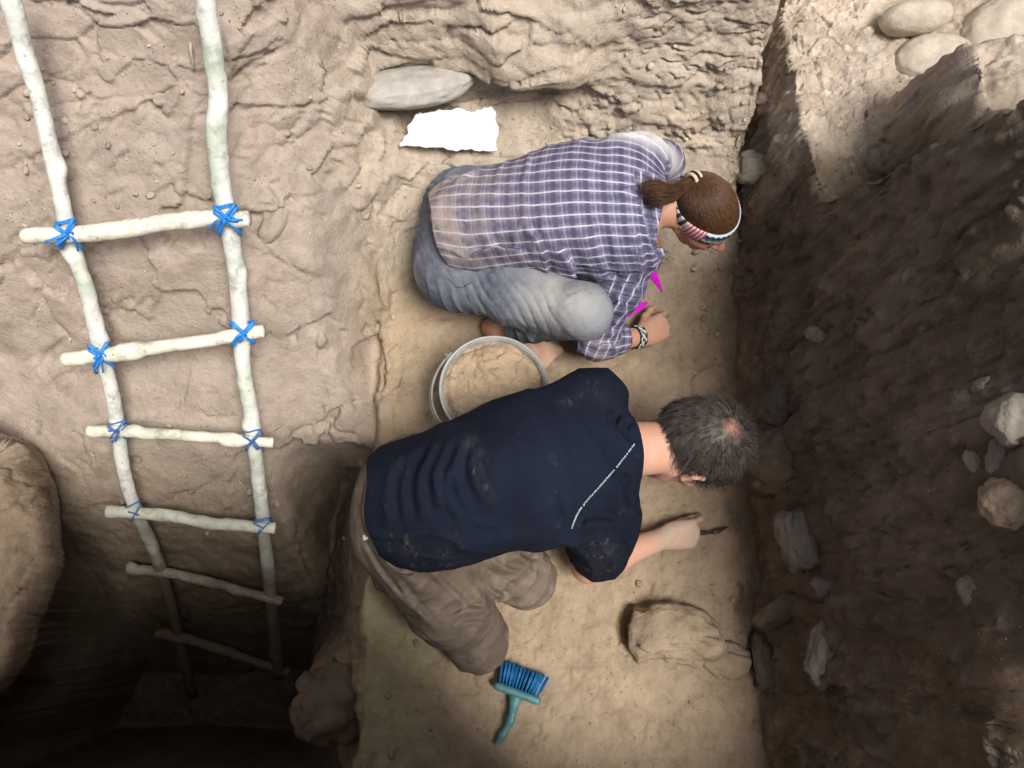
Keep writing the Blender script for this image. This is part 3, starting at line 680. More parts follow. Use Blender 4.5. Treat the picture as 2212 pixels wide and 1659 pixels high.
def head(s, c, Fv, Uv, k=1.):
    """cranium, face with brow, nose, lips and chin, and ears; returns the frame (front, right, up)"""
    F_ = unit(Fv); U_ = unit(Uv-F_*np.dot(Uv, F_)); R_ = np.cross(F_, U_); A = np.array([F_, R_, U_])
    g = lambda f, r, u: c+(F_*f+R_*r+U_*u)*k
    s.ell(g(-.012, 0, .030), (.097*k, .077*k, .085*k), A, k=.02)
    s.ell(g(.030, 0, -.035), (.062*k, .060*k, .085*k), A, k=.03)
    s.cap(g(.066, -.018, -.093), g(.066, .018, -.093), .020*k, k=.02)                       # chin
    s.cap(g(.076, -.030, .030), g(.076, .030, .030), .013*k, k=.02)                         # brow
    s.cap(g(.088, 0, .016), g(.112, 0, -.026), .008*k, .013*k, k=.012); s.cap(g(.098, -.013, -.030), g(.098, .013, -.030), .009*k, k=.01)
    for q in (-1, 1):
        s.cap(g(.066, q*.042, -.018), g(.040, q*.058, -.012), .016*k, k=.02)              # cheek
        s.cap(g(.030, q*.050, -.070), g(-.005, q*.060, -.045), .015*k, k=.02)             # jaw
        A2 = np.array([unit(F_*.96+U_*.2), unit(R_+F_*-.35*q), U_])
        s.cap(g(.004, q*.079, -.030), g(-.006, q*.083, -.024), .006*k, .0065*k, k=.005); s.cap(g(-.006, q*.083, -.024), g(-.019, q*.088, -.002), .006*k, .0055*k, k=.005); s.cap(g(-.019, q*.088, -.002), g(-.012, q*.087, .017), .0055*k, .005*k, k=.005); s.cap(g(-.012, q*.087, .017), g(.006, q*.079, .012), .005*k, .004*k, k=.005); s.ell(g(-.007, q*.078, -.006), (.013*k, .0045*k, .022*k), A2, k=.006)
    s.cap(g(.090, -.020, -.060), g(.090, .020, -.060), .0085*k, k=.008); s.cap(g(.087, -.017, -.072), g(.087, .017, -.072), .009*k, k=.008)
    return A, g
def strands(pts_list, r, mat, name, parent, seg=3):
    mb = MB(); R_ = np.random.default_rng(77)
    for p in pts_list:
        n = len(p); mb.tube(p, np.linspace(1, .35, n)*r, seg, cap=False, ref=(.2, .4, .9))
    so_ = mb.build(name, mat); tn = np.concatenate([np.full(len(v_), t_) for v_, t_ in zip(mb.v, R_.random(len(mb.v))**1.3)])
    attr(so_, 'tone', tn[:len(so_.data.vertices)]); return adopt(so_, parent)
def dist_poly(q, pl):
    pl = np.asarray(pl, float)[:, :2]; x = q[:, :2]; best = np.full(len(q), 9.); sd = np.zeros(len(q)); tt = np.zeros(len(q))
    for k in range(len(pl)-1):
        a, b = pl[k], pl[k+1]; ba = b-a; t = np.clip(((x-a)@ba)/max(ba@ba, 1e-9), 0, 1); r = x-a-t[:, None]*ba; d = np.sqrt((r*r).sum(1))
        m = d < best; best = np.where(m, d, best); sd = np.where(m, np.sign(ba[0]*r[:, 1]-ba[1]*r[:, 0])*d, sd); tt = np.where(m, (k+t)/(len(pl)-1), tt)
    return best, sd, tt
def folds(q, lst):
    """creases seen from above: (photo polyline, height, width, amplitude)"""
    o = np.zeros(len(q))
    for px, z, wd, amp in lst:
        b, sd, t = dist_poly(q, spline([P(u, v, z) for u, v in px], 14)); tp = sstep(0, .25, t)*sstep(1, .7, t)
        o += tp*(1.5*amp*np.exp(-(b/wd)**2)-amp*1.2*np.exp(-((sd-wd*1.8)/(wd))**2))
    return o
def obj_sdf(name, s, h, mat, root, **kw):
    v, f = s.mesh(h, **kw); o = mesh_np(name, v, f, mat); adopt(o, root); return o, v

def on_cloth(s, disp, px, z, n, up=.0012):
    out = []
    for p_ in spline([P(u, v, z) for u, v in px], n):
        zz = np.linspace(z+.22, max(z-.3, .01), 140); q = np.stack([np.full(140, p_[0]), np.full(140, p_[1]), zz], 1); D = s.dist(q)+disp(q); i = max(int(np.argmax(D < 0)), 1)
        if (D < 0).any(): out.append(np.array([p_[0], p_[1], zz[i-1]+(zz[i]-zz[i-1])*D[i-1]/(D[i-1]-D[i])+up]))
    return np.array(out)
def seam(name, s, disp, lst, mat, r, root):
    mb = MB()
    for px, z in lst:
        a = on_cloth(s, disp, px, z, 40)
        if len(a) > 4: mb.tube(a, r, 6, ref=(0, 0, 1))
    if mb.v: adopt(mb.build(name, mat), root)
def drape(q, a, b, freq, amp, seed, tw=1.3):
    d = unit(b-a); y = unit(np.cross((0, 0, 1), d)); r = q-a; ph = (r@d)*freq+tw*np.arctan2(r@y, r@np.cross(d, y))+2.6*fbm(q*6, 2, seed)
    return amp*(1-np.abs(np.sin(ph)))**2*sstep(-.05, .35, fbm(q*5, 2, seed+3))
# ---- the kneeling man
def man():
    root_p = P(1000, 1230, 0)
    hipc, waist, chest, shl = P(905, 1085, .47), P(1035, 1050, .52), P(1180, 1005, .52), P(1285, 985, .49)
    def fr(a, b):
        x = unit(b-a); y = unit(np.cross((0, 0, 1), x)); return np.array([x, y, np.cross(x, y)])
    f1, f2 = fr(hipc, waist), fr(chest, shl)
    sL, sR = P(1278, 872, .45), P(1288, 1112, .44); eR, wR = P(1272, 1222, .13), P(1432, 1163, .055)
    eL, wL = P(1290, 1000, .17), P(1270, 1090, .05)
    kneeR, kneeL = P(1030, 1384, .085), P(1138, 1250, .085); hR, hL = P(872, 1150, .40), P(905, 1035, .40); aR, aL = P(850, 1225, .065), P(900, 1130, .06)
    hc = P(1500, 962, .42)
    # body
    s = SDF()
    s.ell(hipc, (.13, .13, .10), f1).ell(waist, (.17, .12, .085), f1).ell(chest, (.17, .15, .09), f2, .05)
    s.cap(sL, sR, .06, k=.05); s.chain([hR, kneeR, aR], [.085, .055, .042]); s.chain([hL, kneeL, aL], [.085, .055, .042])
    s.cap(aR, aR+V(-.04, .10, -.02), .035, .025); s.cap(aL, aL+V(-.04, .10, -.02), .035, .025)
    s.chain([sR, eR, lerp(eR, wR, .35), wR], [.052, .043, .042, .029], .02); s.chain([sL, eL, wL], [.05, .04, .03], .02)
    nb = P(1345, 972, .475); s.cap(nb, lerp(nb, hc, .62), .066, .060, k=.04)
    A, g = head(s, hc, V(.22, -.34, -.90), V(.95, -.05, .18), 1.13)
    hd = unit(P(1510, 1150, .05)-wR)
    hand(s, wR, hd, V(.05, -.35, .93), V(0, 1, .1), .19, (58, 62, 40), .02, (34, 34, 22), 30, out=.10)
    hand(s, wL, V(.6, .2, -.2), V(0, 0, 1), V(0, -1, 0), .18, (20, 25, 20))
    v, f = s.mesh(.0036, smooth=2)
    o = mesh_np('person', v-root_p, f, SKIN_A); o.location = root_p
    attr(o, 'dust', sstep(.16, .05, np.sqrt(((v-P(1480, 1155, .05))**2).sum(1)))*.9)
    tag(o, 'person in a dusty navy T-shirt and brown trousers kneeling forward holding a thin tool', 'person')
    # T-shirt
    SH = M('navy_jersey', .92, .12); c = SH.coord()
    cc = SH.mix(SH.ramp(SH.noise(6, 5, .6), .35, .7), (.0065, .0092, .019), (.0115, .016, .031))
    cc = SH.mix(SH.math('MULTIPLY', SH.attr('dust'), SH.ramp(SH.noise(20, 4, .6), .35, .7, 0, .55)), cc, (.04, .042, .048)); cc = SH.mix(SH.math('MULTIPLY', SH.attr('dust'), SH.ramp(SH.noise(1., 6, .75, vec=SH.map(SH.coord(), (60, 24, 40), (0, 0, .5))), .56, .72)), cc, (.22, .19, .155))
    cc = SH.mix(SH.ramp(SH.noise(16, 6, .7), .62, .8, 0, .22), cc, (.16, .15, .15))
    SHIRT = SH.done(cc, SH.bump(SH.noise(420, 3, .6), .35, .0015, SH.bump(SH.noise(22, 4, .55), .35, .012)))
    s = SDF()
    s.ell(P(890, 1090, .455), (.135, .152, .148), f1, .05).ell(P(975, 1075, .49), (.14, .158, .135), f1, .05).ell(waist, (.17, .148, .122), f1, .06).ell(P(1110, 1025, .525), (.16, .158, .118), f2, .06)
    s.ell(chest, (.16, .178, .115), f2, .06).ell(P(1262, 985, .49), (.105, .178, .098), f2, .05)
    s.cap(P(1270, 872, .46), P(1290, 868, .43), .075, k=.06); s.cap(P(1275, 870, .44), P(1285, 900, .28), .07, .066, k=.05)
    s.cap(P(1280, 1100, .455), P(1300, 1130, .42), .082, .08, k=.06); s.cap(P(1298, 1130, .42), P(1292, 1188, .235), .080, .077, k=.05)
    s.cap(P(1330, 970, .475), P(1352, 968, .472), .072, .070, k=.05)
    arm_d = unit(P(1283, 1202, .19)-P(1298, 1130, .42)); neck_d = unit(P(1420, 965, .465)-P(1340, 970, .475))
    wr = [([(985, 925), (955, 985), (940, 1040), (965, 1120)], .62, .011, .0065), ([(960, 930), (925, 990), (905, 1050), (925, 1150)], .61, .011, .006), ([(1005, 935), (985, 990), (985, 1050), (1020, 1115)], .64, .012, .006),
          ([(920, 945), (885, 1000), (870, 1060), (880, 1160)], .59, .012, .006), ([(890, 965), (850, 1020), (840, 1090), (850, 1170)], .57, .013, .006), ([(1030, 950), (1020, 1000), (1035, 1060), (1090, 1110)], .645, .012, .005),
          ([(970, 1000), (965, 1060), (1000, 1140)], .63, .009, .005), ([(1350, 890), (1335, 930), (1345, 965)], .55, .009, .008), ([(1325, 880), (1315, 915), (1328, 950)], .56, .008, .006),
          ([(1360, 1030), (1335, 1060), (1345, 1110)], .52, .010, .007), ([(1240, 1160), (1280, 1140), (1340, 1150)], .48, .012, .007), ([(1150, 1160), (1050, 1185), (950, 1200)], .5, .014, .006), ([(1235, 1130), (1215, 1080), (1230, 1030)], .58, .015, .004)]
    def disp(q):
        return -.0045*fbm(q*13, 3, 501)-.0022*fbm(q*np.array([30, 18, 30]), 3, 502)-folds(q, wr)-drape(q, sR, eR, 60, .006, 503)*(q[:, 1] < sR[1]+.02)-drape(q, hipc, chest, 48, .0055, 505, .8)
    hem_a, hem_n = P(812, 1105, .5), unit(V(-1, -.12, -.10))
    def cuts(q, D):
        D = np.maximum(D, (q-hem_a)@hem_n-.006*np.sin(q[:, 1]*40)-.004)
        e0 = P(1283, 1200, .205); dd = (q-e0)@arm_d; rr = np.sqrt(np.maximum((((q-e0)**2).sum(1)-dd**2), 0))
        far = np.sqrt(((q-e0)**2).sum(1)) < .14
        D = np.where(far, np.maximum(D, dd-.006*np.sin(np.arctan2(q[:, 0]-e0[0], q[:, 1]-e0[1])*3)), D); D = np.where(far, np.maximum(D, np.minimum(.055-rr, .0)*-1*0+np.where((dd > -.05), .064-rr, -1)*1.), D)
        n0 = P(1372, 968, .47); dd = (q-n0)@neck_d; D = np.where(np.sqrt(((q-n0)**2).sum(1)) < .13, np.maximum(D, dd), D)
        return D
    so_, v = obj_sdf('shirt', s, .0038, SHIRT, o, disp=disp, cuts=cuts, smooth=2)
    px = [((1020, 975), .035, .9), ((1030, 1005), .035, 1.), ((1042, 1035), .03, .7), ((850, 1170), .04, .6), ((900, 1195), .06, .6), ((1280, 850), .05, .5), ((1310, 1195), .06, .75), ((1060, 1070), .04, .4), ((970, 1200), .06, .4), ((860, 1020), .05, .25), ((1220, 880), .04, .4)]
    du = np.zeros(len(v))
    for (u, vv), r, a in px:
        c_ = P(u, vv, .55); du = np.maximum(du, a*sstep(r, r*.2, np.sqrt(((v[:, :2]-c_[:2])**2).sum(1))))
    attr(so_, 'dust', du)
    # pale stitched seam from neck to sleeve: short stitches lying on the cloth
    def top_z(x, y):
        zz = np.linspace(.75, .2, 160); q = np.stack([np.full(160, x), np.full(160, y), zz], 1); D = s.dist(q)+disp(q); i = max(int(np.argmax(D < 0)), 1); return zz[i-1]+(zz[i]-zz[i-1])*D[i-1]/(D[i-1]-D[i])
    path = spline([P(u, vv, z) for u, vv, z in [(1368, 962, .545), (1335, 1005, .585), (1295, 1052, .575), (1255, 1098, .55), (1236, 1130, .52), (1228, 1152, .49)]], 150)
    SEAM = plain('pale_thread', (.34, .47, .52), .8, .2, .3, 100, .1); mb = MB(); R_ = np.random.default_rng(9)
    on = [np.array([p_[0], p_[1], top_z(p_[0], p_[1])+.0034]) for p_ in path]
    for i in range(0, 147, 3):
        if R_.random() < .93: mb.tube([on[i], (on[i]+on[i+2])/2+V(0, 0, .0008), on[i+2]+R_.normal(0, .0008, 3)], .0021, 6, ref=(0, 0, 1))
    so2 = mb.build('seam_stitching', SEAM); adopt(so2, o)
    # trousers
    TR = M('brown_cotton', .95, .1)
    cc = TR.mix(TR.ramp(TR.noise(5, 5, .6), .35, .68), (.125, .100, .078), (.205, .165, .132)); cc = TR.mix(TR.ramp(TR.noise(20, 6, .7), .5, .75, 0, .5), cc, (.32, .265, .21)); cc = TR.mix(TR.ramp(TR.noise(11, 4, .6), .60, .74, 0, .35), cc, (.085, .066, .05))
    TROU = TR.done(cc, TR.bump(TR.noise(380, 3, .6), .3, .0015, TR.bump(TR.noise(30, 4, .6), .4, .008)))
    s2 = SDF()
    s2.ell(P(902, 1090, .43), (.150, .150, .135), f1, .05).ell(P(872, 1122, .40), (.090, .105, .11), None, .05).ell(P(878, 1062, .40), (.095, .105, .11), None, .05)
    s2.chain([P(872, 1150, .39), lerp(P(872, 1150, .39), kneeR, .6), kneeR], [.122, .104, .080], .04); s2.chain([P(912, 1050, .38), lerp(hL, kneeL, .6), kneeL], [.116, .094, .074], .04)
    s2.chain([kneeR, aR], [.076, .066], .02); s2.chain([kneeL, aL], [.072, .064], .02)
    def hemx(t): return None
    tw = [([(1010, 1232), (1060, 1275), (1110, 1300)], .28, .010, .008), ([(1020, 1225), (1070, 1260), (1130, 1285)], .30, .010, .007), ([(1000, 1240), (1040, 1290), (1065, 1340)], .22, .012, .006), ([(815, 1190), (860, 1235), (895, 1240)], .42, .009, .006), ([(800, 1170), (840, 1250), (900, 1330)], .35, .006, .004),
          ([(880, 1225), (900, 1260), (950, 1290)], .36, .014, .005), ([(1130, 1190), (1140, 1230), (1180, 1260)], .2, .012, .005), ([(900, 1320), (960, 1340), (1010, 1330)], .25, .016, .005), ([(930, 1230), (990, 1290), (1030, 1340)], .34, .008, .005), ([(870, 1250), (900, 1310), (950, 1370)], .3, .008, .005), ([(985, 1360), (1020, 1345), (1065, 1350)], .2, .007, .005), ([(980, 1335), (1020, 1318), (1060, 1320)], .22, .007, .005), ([(1050, 1200), (1090, 1230), (1150, 1240)], .25, .008, .005), ([(1090, 1180), (1130, 1210), (1180, 1215)], .25, .008, .005), ([(785, 1080), (795, 1130), (830, 1180)], .48, .007, .005)]
    d2 = lambda q: -.004*fbm(q*12, 3, 511)-.0018*fbm(q*34, 3, 512)-folds(q, tw)-drape(q, hR, kneeR, 62, .0075, 513)-drape(q, hL, kneeL, 55, .006, 517, -1.)
    obj_sdf('trousers', s2, .004, TROU, o, disp=d2, smooth=2)
    seam('trouser_seam', s2, d2, [([(803, 1190), (835, 1270), (880, 1340), (950, 1405)], .34), ([(835, 1212), (868, 1240), (896, 1243), (900, 1226)], .42), ([(793, 1050), (788, 1110), (802, 1180), (838, 1216)], .48)], plain('seam_thread', (.07, .055, .042), .9, .1, .2), .0017, o)
    a = on_cloth(s2, d2, [(796, 1164), (800, 1170)], .46, 3)
    if len(a): mb = MB(); mb.box(a[0], np.array([unit(V(1, .3, .3)), unit(V(-.3, 1, 0)), unit(np.cross(unit(V(1, .3, .3)), unit(V(-.3, 1, 0))))]), (.006, .006, .003)); adopt(mb.build('white_tag', plain('tag_cloth', (.62, .60, .52), .8, .2, .1), smooth=False), o)
    # hair
    HM = M('grey_brown_hair', .55, .4); HM_c = HM.mix(HM.ramp(HM.noise(60, 3, .6), .4, .65), (.020, .015, .012), (.10, .082, .072)); HM_c = HM.mix(HM.math('MULTIPLY', HM.attr('tone'), .7), HM_c, (.15, .125, .115)); HM_c = HM.mix(HM.math('MULTIPLY', HM.attr('thin'), HM.ramp(HM.noise(60, 3, .6), .0, .9)), HM_c, (.50, .24, .18)); HAIR = HM.done(HM_c)
    sh = SDF(); sh.ell(g(-.012, 0, .030), (.115, .093, .103), A, .02); sh.ell(g(-.055, 0, -.010), (.060, .073, .069), A, .03)
    whorl = unit(P(1560, 938, .5)-g(-.012, 0, .03))
    def hc_cut(q, D):
        l = (q-g(0, 0, 0))@A.T; front = l[:, 0]-.062-.35*(l[:, 2]-.03); lowc = -.055-l[:, 2]-.25*np.clip(-l[:, 0], 0, .1)
        side = np.where(l[:, 0] > -.028, -.002-l[:, 2]+.0, -9); D = np.maximum(D, front); D = np.maximum(D, lowc); D = np.maximum(D, side)
        d = (q-g(-.012, 0, .03)); ang = np.arccos(np.clip((d@whorl)/np.linalg.norm(d, axis=1), -1, 1)); return D
    ho, hv = obj_sdf('hair', sh, .003, HAIR, o, cuts=hc_cut, smooth=1)
    dv_ = hv-g(-.012, 0, .030); attr(ho, 'thin', sstep(.27, .04, np.arccos(np.clip((dv_@whorl)/np.linalg.norm(dv_, axis=1), -1, 1))))
    cen = g(-.012, 0, .030); R_ = np.random.default_rng(3); L = []
    keep = hv[np.linalg.norm(hv-cen, axis=1) > .070]; sel = keep[R_.choice(len(keep), 5200)]
    for r_ in sel:
        nrm_ = unit(r_-cen); aw = unit(nrm_-whorl*np.dot(nrm_, whorl)+1e-6); ang = math.acos(np.clip(np.dot(nrm_, whorl), -1, 1))
        tg = unit(aw-nrm_*np.dot(aw, nrm_)); sw = np.cross(nrm_, tg); d_ = unit(tg+sw*(.45+R_.normal(0, .4))+nrm_*R_.uniform(.10, .55))
        ln = R_.uniform(.018, .048)*(.6 if ang < .3 else 1)
        if ang < .24 and R_.random() < .8: continue
        pts = [r_-nrm_*.002, r_+d_*ln*.5+nrm_*.001, r_+d_*ln-nrm_*ln*R_.uniform(.0, .22)+sw*ln*R_.normal(0, .12)]
        L.append(np.array(pts))
    strands(L, .00062, HAIR, 'hair_strands', ho if False else o)
    for q in (-1, 1):
        mb = SDF(); mb.ell(g(.078, q*.030, .006), (.0115,)*3); ev_, ef_ = mb.mesh(.0022); adopt(mesh_np('eye', ev_, ef_, EYE), o)
    # the tool in the hand
    t0, t1, t2 = P(1468, 1152, .040), P(1540, 1151, .022), P(1576, 1137, .006)
    tl = SDF(); mb = MB(); mb.tube(spline([t0, lerp(t0, t1, .6), t1], 12), [.0065]*8+[.005, .004, .003, .003], 10)
    tool = empty('tool', t1); tag(tool, 'thin dark digging tool held in the hand of the person in navy', 'tool')
    adopt(mb.build('shaft', plain('dark_tool', (.05, .042, .035), .6, .4, .3, 80)), tool)
    ax_ = unit(t2-t1); wd = unit(np.cross((0, 0, 1), ax_)); up = np.cross(ax_, wd); mb = MB(); L_ = np.linalg.norm(t2-t1)
    vs = [t1-ax_*.004+wd*.004, t1-ax_*.004-wd*.004, t1+ax_*L_*.3-wd*.0075, t2, t1+ax_*L_*.3+wd*.0075]
    vv = np.concatenate([np.array(vs)+up*.0012, np.array(vs)-up*.0012]); n5 = 5
    mb.add(vv, [(0, 1, 2, 4), (2, 3, 4, 4), (5, 9, 7, 6), (7, 9, 8, 8)]+[(i, (i+5), (i+1) % 5+5, (i+1) % 5) for i in range(5)])
    mb2 = MB(); mb2.add(vv, [(5, 9, 7, 6)]+[(i, i+5, (i+1) % 5+5, (i+1) % 5) for i in range(5)]+[(0, 1, 2, 4)]+[(2, 3, 8, 7)][:0])
    tri = [(0, 1, 2), (0, 2, 4), (2, 3, 4), (5, 7, 6), (5, 9, 7), (7, 9, 8)]+[t_ for i in range(5) for t_ in ((i, i+5, (i+1) % 5+5), (i, (i+1) % 5+5, (i+1) % 5))]
    adopt(mesh_np('blade', vv, np.array(tri), plain('dull_steel', (.07, .062, .055), .5, .5, .3, 60), smooth=False), tool)
    return o
EYE = plain('eye', (.55, .52, .48), .2, .5, .1)
man()

# ---- the squatting person in the plaid shirt
def plaid_mat():
    m = M('plaid_cotton', .92, .12)
    uv = m.attr('plaid', 'Vector'); sp = m.node('ShaderNodeSeparateXYZ', {0: uv}); wob = m.noise(24, 2, .5)
    s_ = m.math('ADD', sp.outputs[0], m.math('MULTIPLY', wob, .006)); t_ = m.math('ADD', sp.outputs[1], m.math('MULTIPLY', wob, .006))
    def band(x, per, off, half, soft=.06):
        f = m.math('FRACT', m.math('ADD', m.math('DIVIDE', x, per), off)); d = m.math('ABSOLUTE', m.math('SUBTRACT', f, .5))
        return m.ramp(d, half+soft, half-soft)
    c = m.mix(m.ramp(m.noise(8, 4, .6), .3, .7), (.165, .16, .25), (.22, .215, .32))
    c = m.mix(m.math('MULTIPLY', band(s_, .040, .0, .16), .85), c, (.065, .062, .125))
    c = m.mix(m.math('MULTIPLY', band(s_, .040, .36, .05), .55), c, (.065, .062, .125))
    c = m.mix(m.math('MULTIPLY', band(t_, .0275, .5, .22), .62), c, (.072, .068, .135))
    c = m.mix(m.math('MULTIPLY', band(s_, .040, .52, .030, .02), .26), c, (.62, .62, .70))
    c = m.mix(m.math('MULTIPLY', band(t_, .0275, .0, .060, .04), .85), c, (.62, .61, .69))
    c = m.mix(m.math('MULTIPLY', m.attr('dust'), m.ramp(m.noise(22, 6, .7), .28, .62)), c, (.40, .33, .27))
    c = m.mix(m.math('MULTIPLY', m.attr('glare'), .93), c, (.66, .65, .66))
    n = m.bump(m.noise(30, 4, .55), .3, .008); n = m.bump(m.noise(420, 3, .6), .3, .0012, n)
    return m.done(c, n)
KW = .90
def woman():
    root_p = P(1120, 745, 0)
    hip, mid, chest, sho = P(1015, 490, .30), P(1150, 465, .40), P(1285, 440, .445), P(1368, 432, .455)
    def fr(a, b):
        x = unit(b-a); y = unit(np.cross((0, 0, 1), x)); return np.array([x, y, np.cross(x, y)])
    f1, f2 = fr(hip, mid), fr(chest, sho+V(0, 0, .02))
    sR, eR, wR = P(1375, 520, .43), P(1288, 735, .17), P(1384, 728, .085)
    sL, eL, wL = P(1385, 352, .44), P(1428, 352, .27), P(1370, 520, .10)
    hR, kR, aR = P(985, 585, .22), P(1262, 672, .40), P(1085, 712, .065)
    hL, kL, aL = P(1010, 450, .22), P(1330, 370, .33), P(1120, 430, .2)
    aL = V(aL[0], aL[1], H(np.array([aL[0]]), np.array([aL[1]]))[0]+.06)
    hc = P(1517, 462, .46); Fv, Uv = V(.60, -.70, -.34), V(.25, -.22, .94)
    s = SDF()
    s.ell(hip, (.12, .13, .11), f1).ell(mid, (.17, .11, .10), f1).ell(chest, (.14, .13, .09), f2, .05)
    s.cap(sL, sR, .05, k=.05); s.chain([hR, kR, aR], [.08, .05, .036]); s.chain([hL, kL, aL], [.08, .05, .036])
    s.chain([sR, eR, lerp(eR, wR, .4), wR], [.046, .036, .036, .026], .02); s.chain([sL, eL, wL], [.046, .036, .026], .02)
    nb = P(1400, 435, .475); s.cap(nb, lerp(nb, hc, .75), .056, .052, k=.03)
    A, g = head(s, hc, Fv, Uv, KW)
    tip = unit(P(1460, 690, .055)-wR)
    hand(s, wR, tip, V(-.1, -.25, .95), V(0, 1, 0), .185, (36, 48, 36), .08, (24, 34, 24), 24, out=.6)
    hand(s, wL, V(.8, .2, -.3), V(0, 0, 1), V(0, -1, 0), .165, (20, 25, 20))
    # bare foot beside the bucket, and the other under the body
    for a_, toe in ((aR, P(1196, 778, .016)), (aL, aL+V(.19, .02, -.05))):
        d_ = unit((toe-a_)*V(1, 1, 0)); lat = np.cross((0, 0, 1), d_); fl = toe[2]; L_ = np.linalg.norm((toe-a_)[:2])
        heel = a_-d_*.035; heel = V(heel[0], heel[1], fl+.022)
        s.cap(heel, a_, .032, .034, k=.03); ball = V(*(a_[:2]+d_[:2]*L_*.66), fl+.018)
        s.cap(a_, ball, .035, .024, k=.03)
        for j, (o, r) in enumerate([(-.034, .0085), (-.018, .009), (-.002, .0095), (.013, .010), (.032, .0145)]):
            o = o if d_[1] < .5 else o; b0_ = ball+lat*o*.8; e_ = V(*(a_[:2]+d_[:2]*L_*(.92+.02*j)), fl+r-.004)+lat*o
            s.cap(b0_, lerp(b0_, e_, .55), .017, r*1.05, k=.012); s.cap(lerp(b0_, e_, .6), e_, r, r*1.08, k=.004)
    v, f = s.mesh(.0036, smooth=2)
    o = mesh_np('person', v-root_p, f, SKIN_B); o.location = root_p
    attr(o, 'dust', np.maximum(sstep(.20, .02, np.sqrt(((v-P(1180, 770, .02))**2).sum(1)))*.4, sstep(.10, .04, np.sqrt(((v-P(1455, 690, .04))**2).sum(1)))*.6))
    tag(o, 'person in a plaid shirt, jeans and patterned headband squatting over the digging spot', 'person')
    # shirt
    s1 = SDF()
    s1.ell(P(995, 492, .325), (.115, .125, .13), f1, .05).ell(P(1060, 478, .365), (.14, .142, .125), f1, .06).ell(mid, (.17, .150, .125), f1, .06).ell(P(1220, 452, .435), (.16, .160, .12), f2, .06)
    s1.ell(chest, (.15, .172, .115), f2, .06).ell(P(1352, 436, .455), (.085, .165, .095), f2, .05)
    s1.cap(P(1350, 372, .455), sL, .066, k=.06); s1.cap(sL, eL, .066, .062, k=.05); s1.cap(eL, wL, .058, .045, k=.03)
    s1.cap(P(1345, 510, .45), sR, .068, k=.06); s1.chain([sR, P(1340, 622, .31), eR], [.064, .056, .054], .05); s1.cap(eR, lerp(eR, wR, .45), .056, .050, k=.03)
    s1.cap(P(1390, 436, .475), P(1418, 440, .478), .066, .060, k=.04); s1.ell(P(1235, 530, .37), (.12, .07, .07), f1, .06); s1.ell(P(1310, 560, .35), (.08, .06, .08), f1, .06)
    ru = unit(sR-eR); cuff_d = unit(wR-eR); cuff_p = lerp(eR, wR, .62)
    wr = [([(1120, 480), (1170, 540), (1200, 590)], .5, .008, .006), ([(1040, 520), (1090, 545), (1150, 555)], .45, .009, .007), ([(1010, 560), (1060, 560), (1100, 570)], .4, .008, .008), ([(1180, 560), (1240, 600), (1320, 640)], .42, .012, .008),
          ([(1330, 560), (1370, 600), (1380, 650)], .36, .009, .006), ([(1390, 400), (1340, 420), (1290, 425)], .56, .009, .005), ([(1380, 470), (1410, 520), (1400, 560)], .48, .008, .006), ([(1290, 700), (1330, 690), (1350, 710)], .24, .009, .007),
          ([(1265, 740), (1300, 730), (1330, 745)], .2, .008, .006), ([(1280, 765), (1310, 752), (1340, 760)], .2, .007, .006), ([(980, 420), (1010, 400), (1050, 390)], .4, .01, .006), ([(1310, 330), (1360, 320), (1400, 340)], .45, .011, .005), ([(1220, 500), (1280, 540), (1330, 600)], .5, .016, .004)]
    disp = lambda q: -.0045*fbm(q*14, 3, 521)-.002*fbm(q*34, 3, 522)-folds(q, wr)-drape(q, hip, chest, 46, .0055, 523, -.9)-drape(q, sR, eR, 70, .006, 527)*(q[:, 1] < sR[1])
    hem_a, hem_n = P(957, 505, .36), unit(V(-1, -.18, -.42))
    def cuts(q, D):
        D = np.maximum(D, (q-hem_a)@hem_n-.008*np.sin(q[:, 1]*35+1))
        dd = (q-cuff_p)@cuff_d; near = np.sqrt(((q-cuff_p)**2).sum(1)) < .12
        rr = np.sqrt(np.maximum(((q-cuff_p)**2).sum(1)-dd**2, 0)); D = np.where(near, np.maximum(D, dd), D); D = np.where(near & (dd > -.03), np.maximum(D, .041-rr), D)
        nd = unit(hc-P(1390, 436, .475)); n0 = P(1425, 440, .48); dd = (q-n0)@nd; return np.where(np.sqrt(((q-n0)**2).sum(1)) < .12, np.maximum(D, dd), D)
    so_, v = obj_sdf('shirt', s1, .0038, plaid_mat(), o, disp=disp, cuts=cuts)
    # cloth directions: along and around the trunk, along and around each sleeve
    ax0 = np.array([hip, mid, chest, sho]); x = (v-mid)@unit(sho-hip)
    def around(v, a, b):
        d = unit(b-a); y = unit(np.cross((0, 0, 1), d)); zz = np.cross(d, y); r = v-a
        return r@d, np.arctan2(r@y, r@zz)
    xs_ = np.interp(v[:, 0], ax0[:, 0], ax0[:, 1]); zs_ = np.interp(v[:, 0], ax0[:, 0], ax0[:, 2])
    lt = np.arctan2((v[:, 1]-xs_)+.12*(v[:, 0]-mid[0]), v[:, 2]-zs_+.07)*.20
    co = np.stack([x, lt, v[:, 2]*0], 1)
    dR = SDF.one(('c', lerp(sR, eR, .16), eR, .05, .05, 0), v); dR2 = SDF.one(('c', eR, wR, .05, .05, 0), v); dL = SDF.one(('c', lerp(sL, eL, .3), eL, .055, .055, 0), v)
    tr = np.minimum.reduce([SDF.one(('e', c_, np.array(r_), f_, None, 0), v) for c_, r_, f_ in ((chest, (.15, .172, .115), f2), (P(1352, 436, .455), (.085, .165, .095), f2), (mid, (.17, .15, .125), f1))])
    a1, b1 = around(v, eR, sR); a2, b2 = around(v, eR, wR)
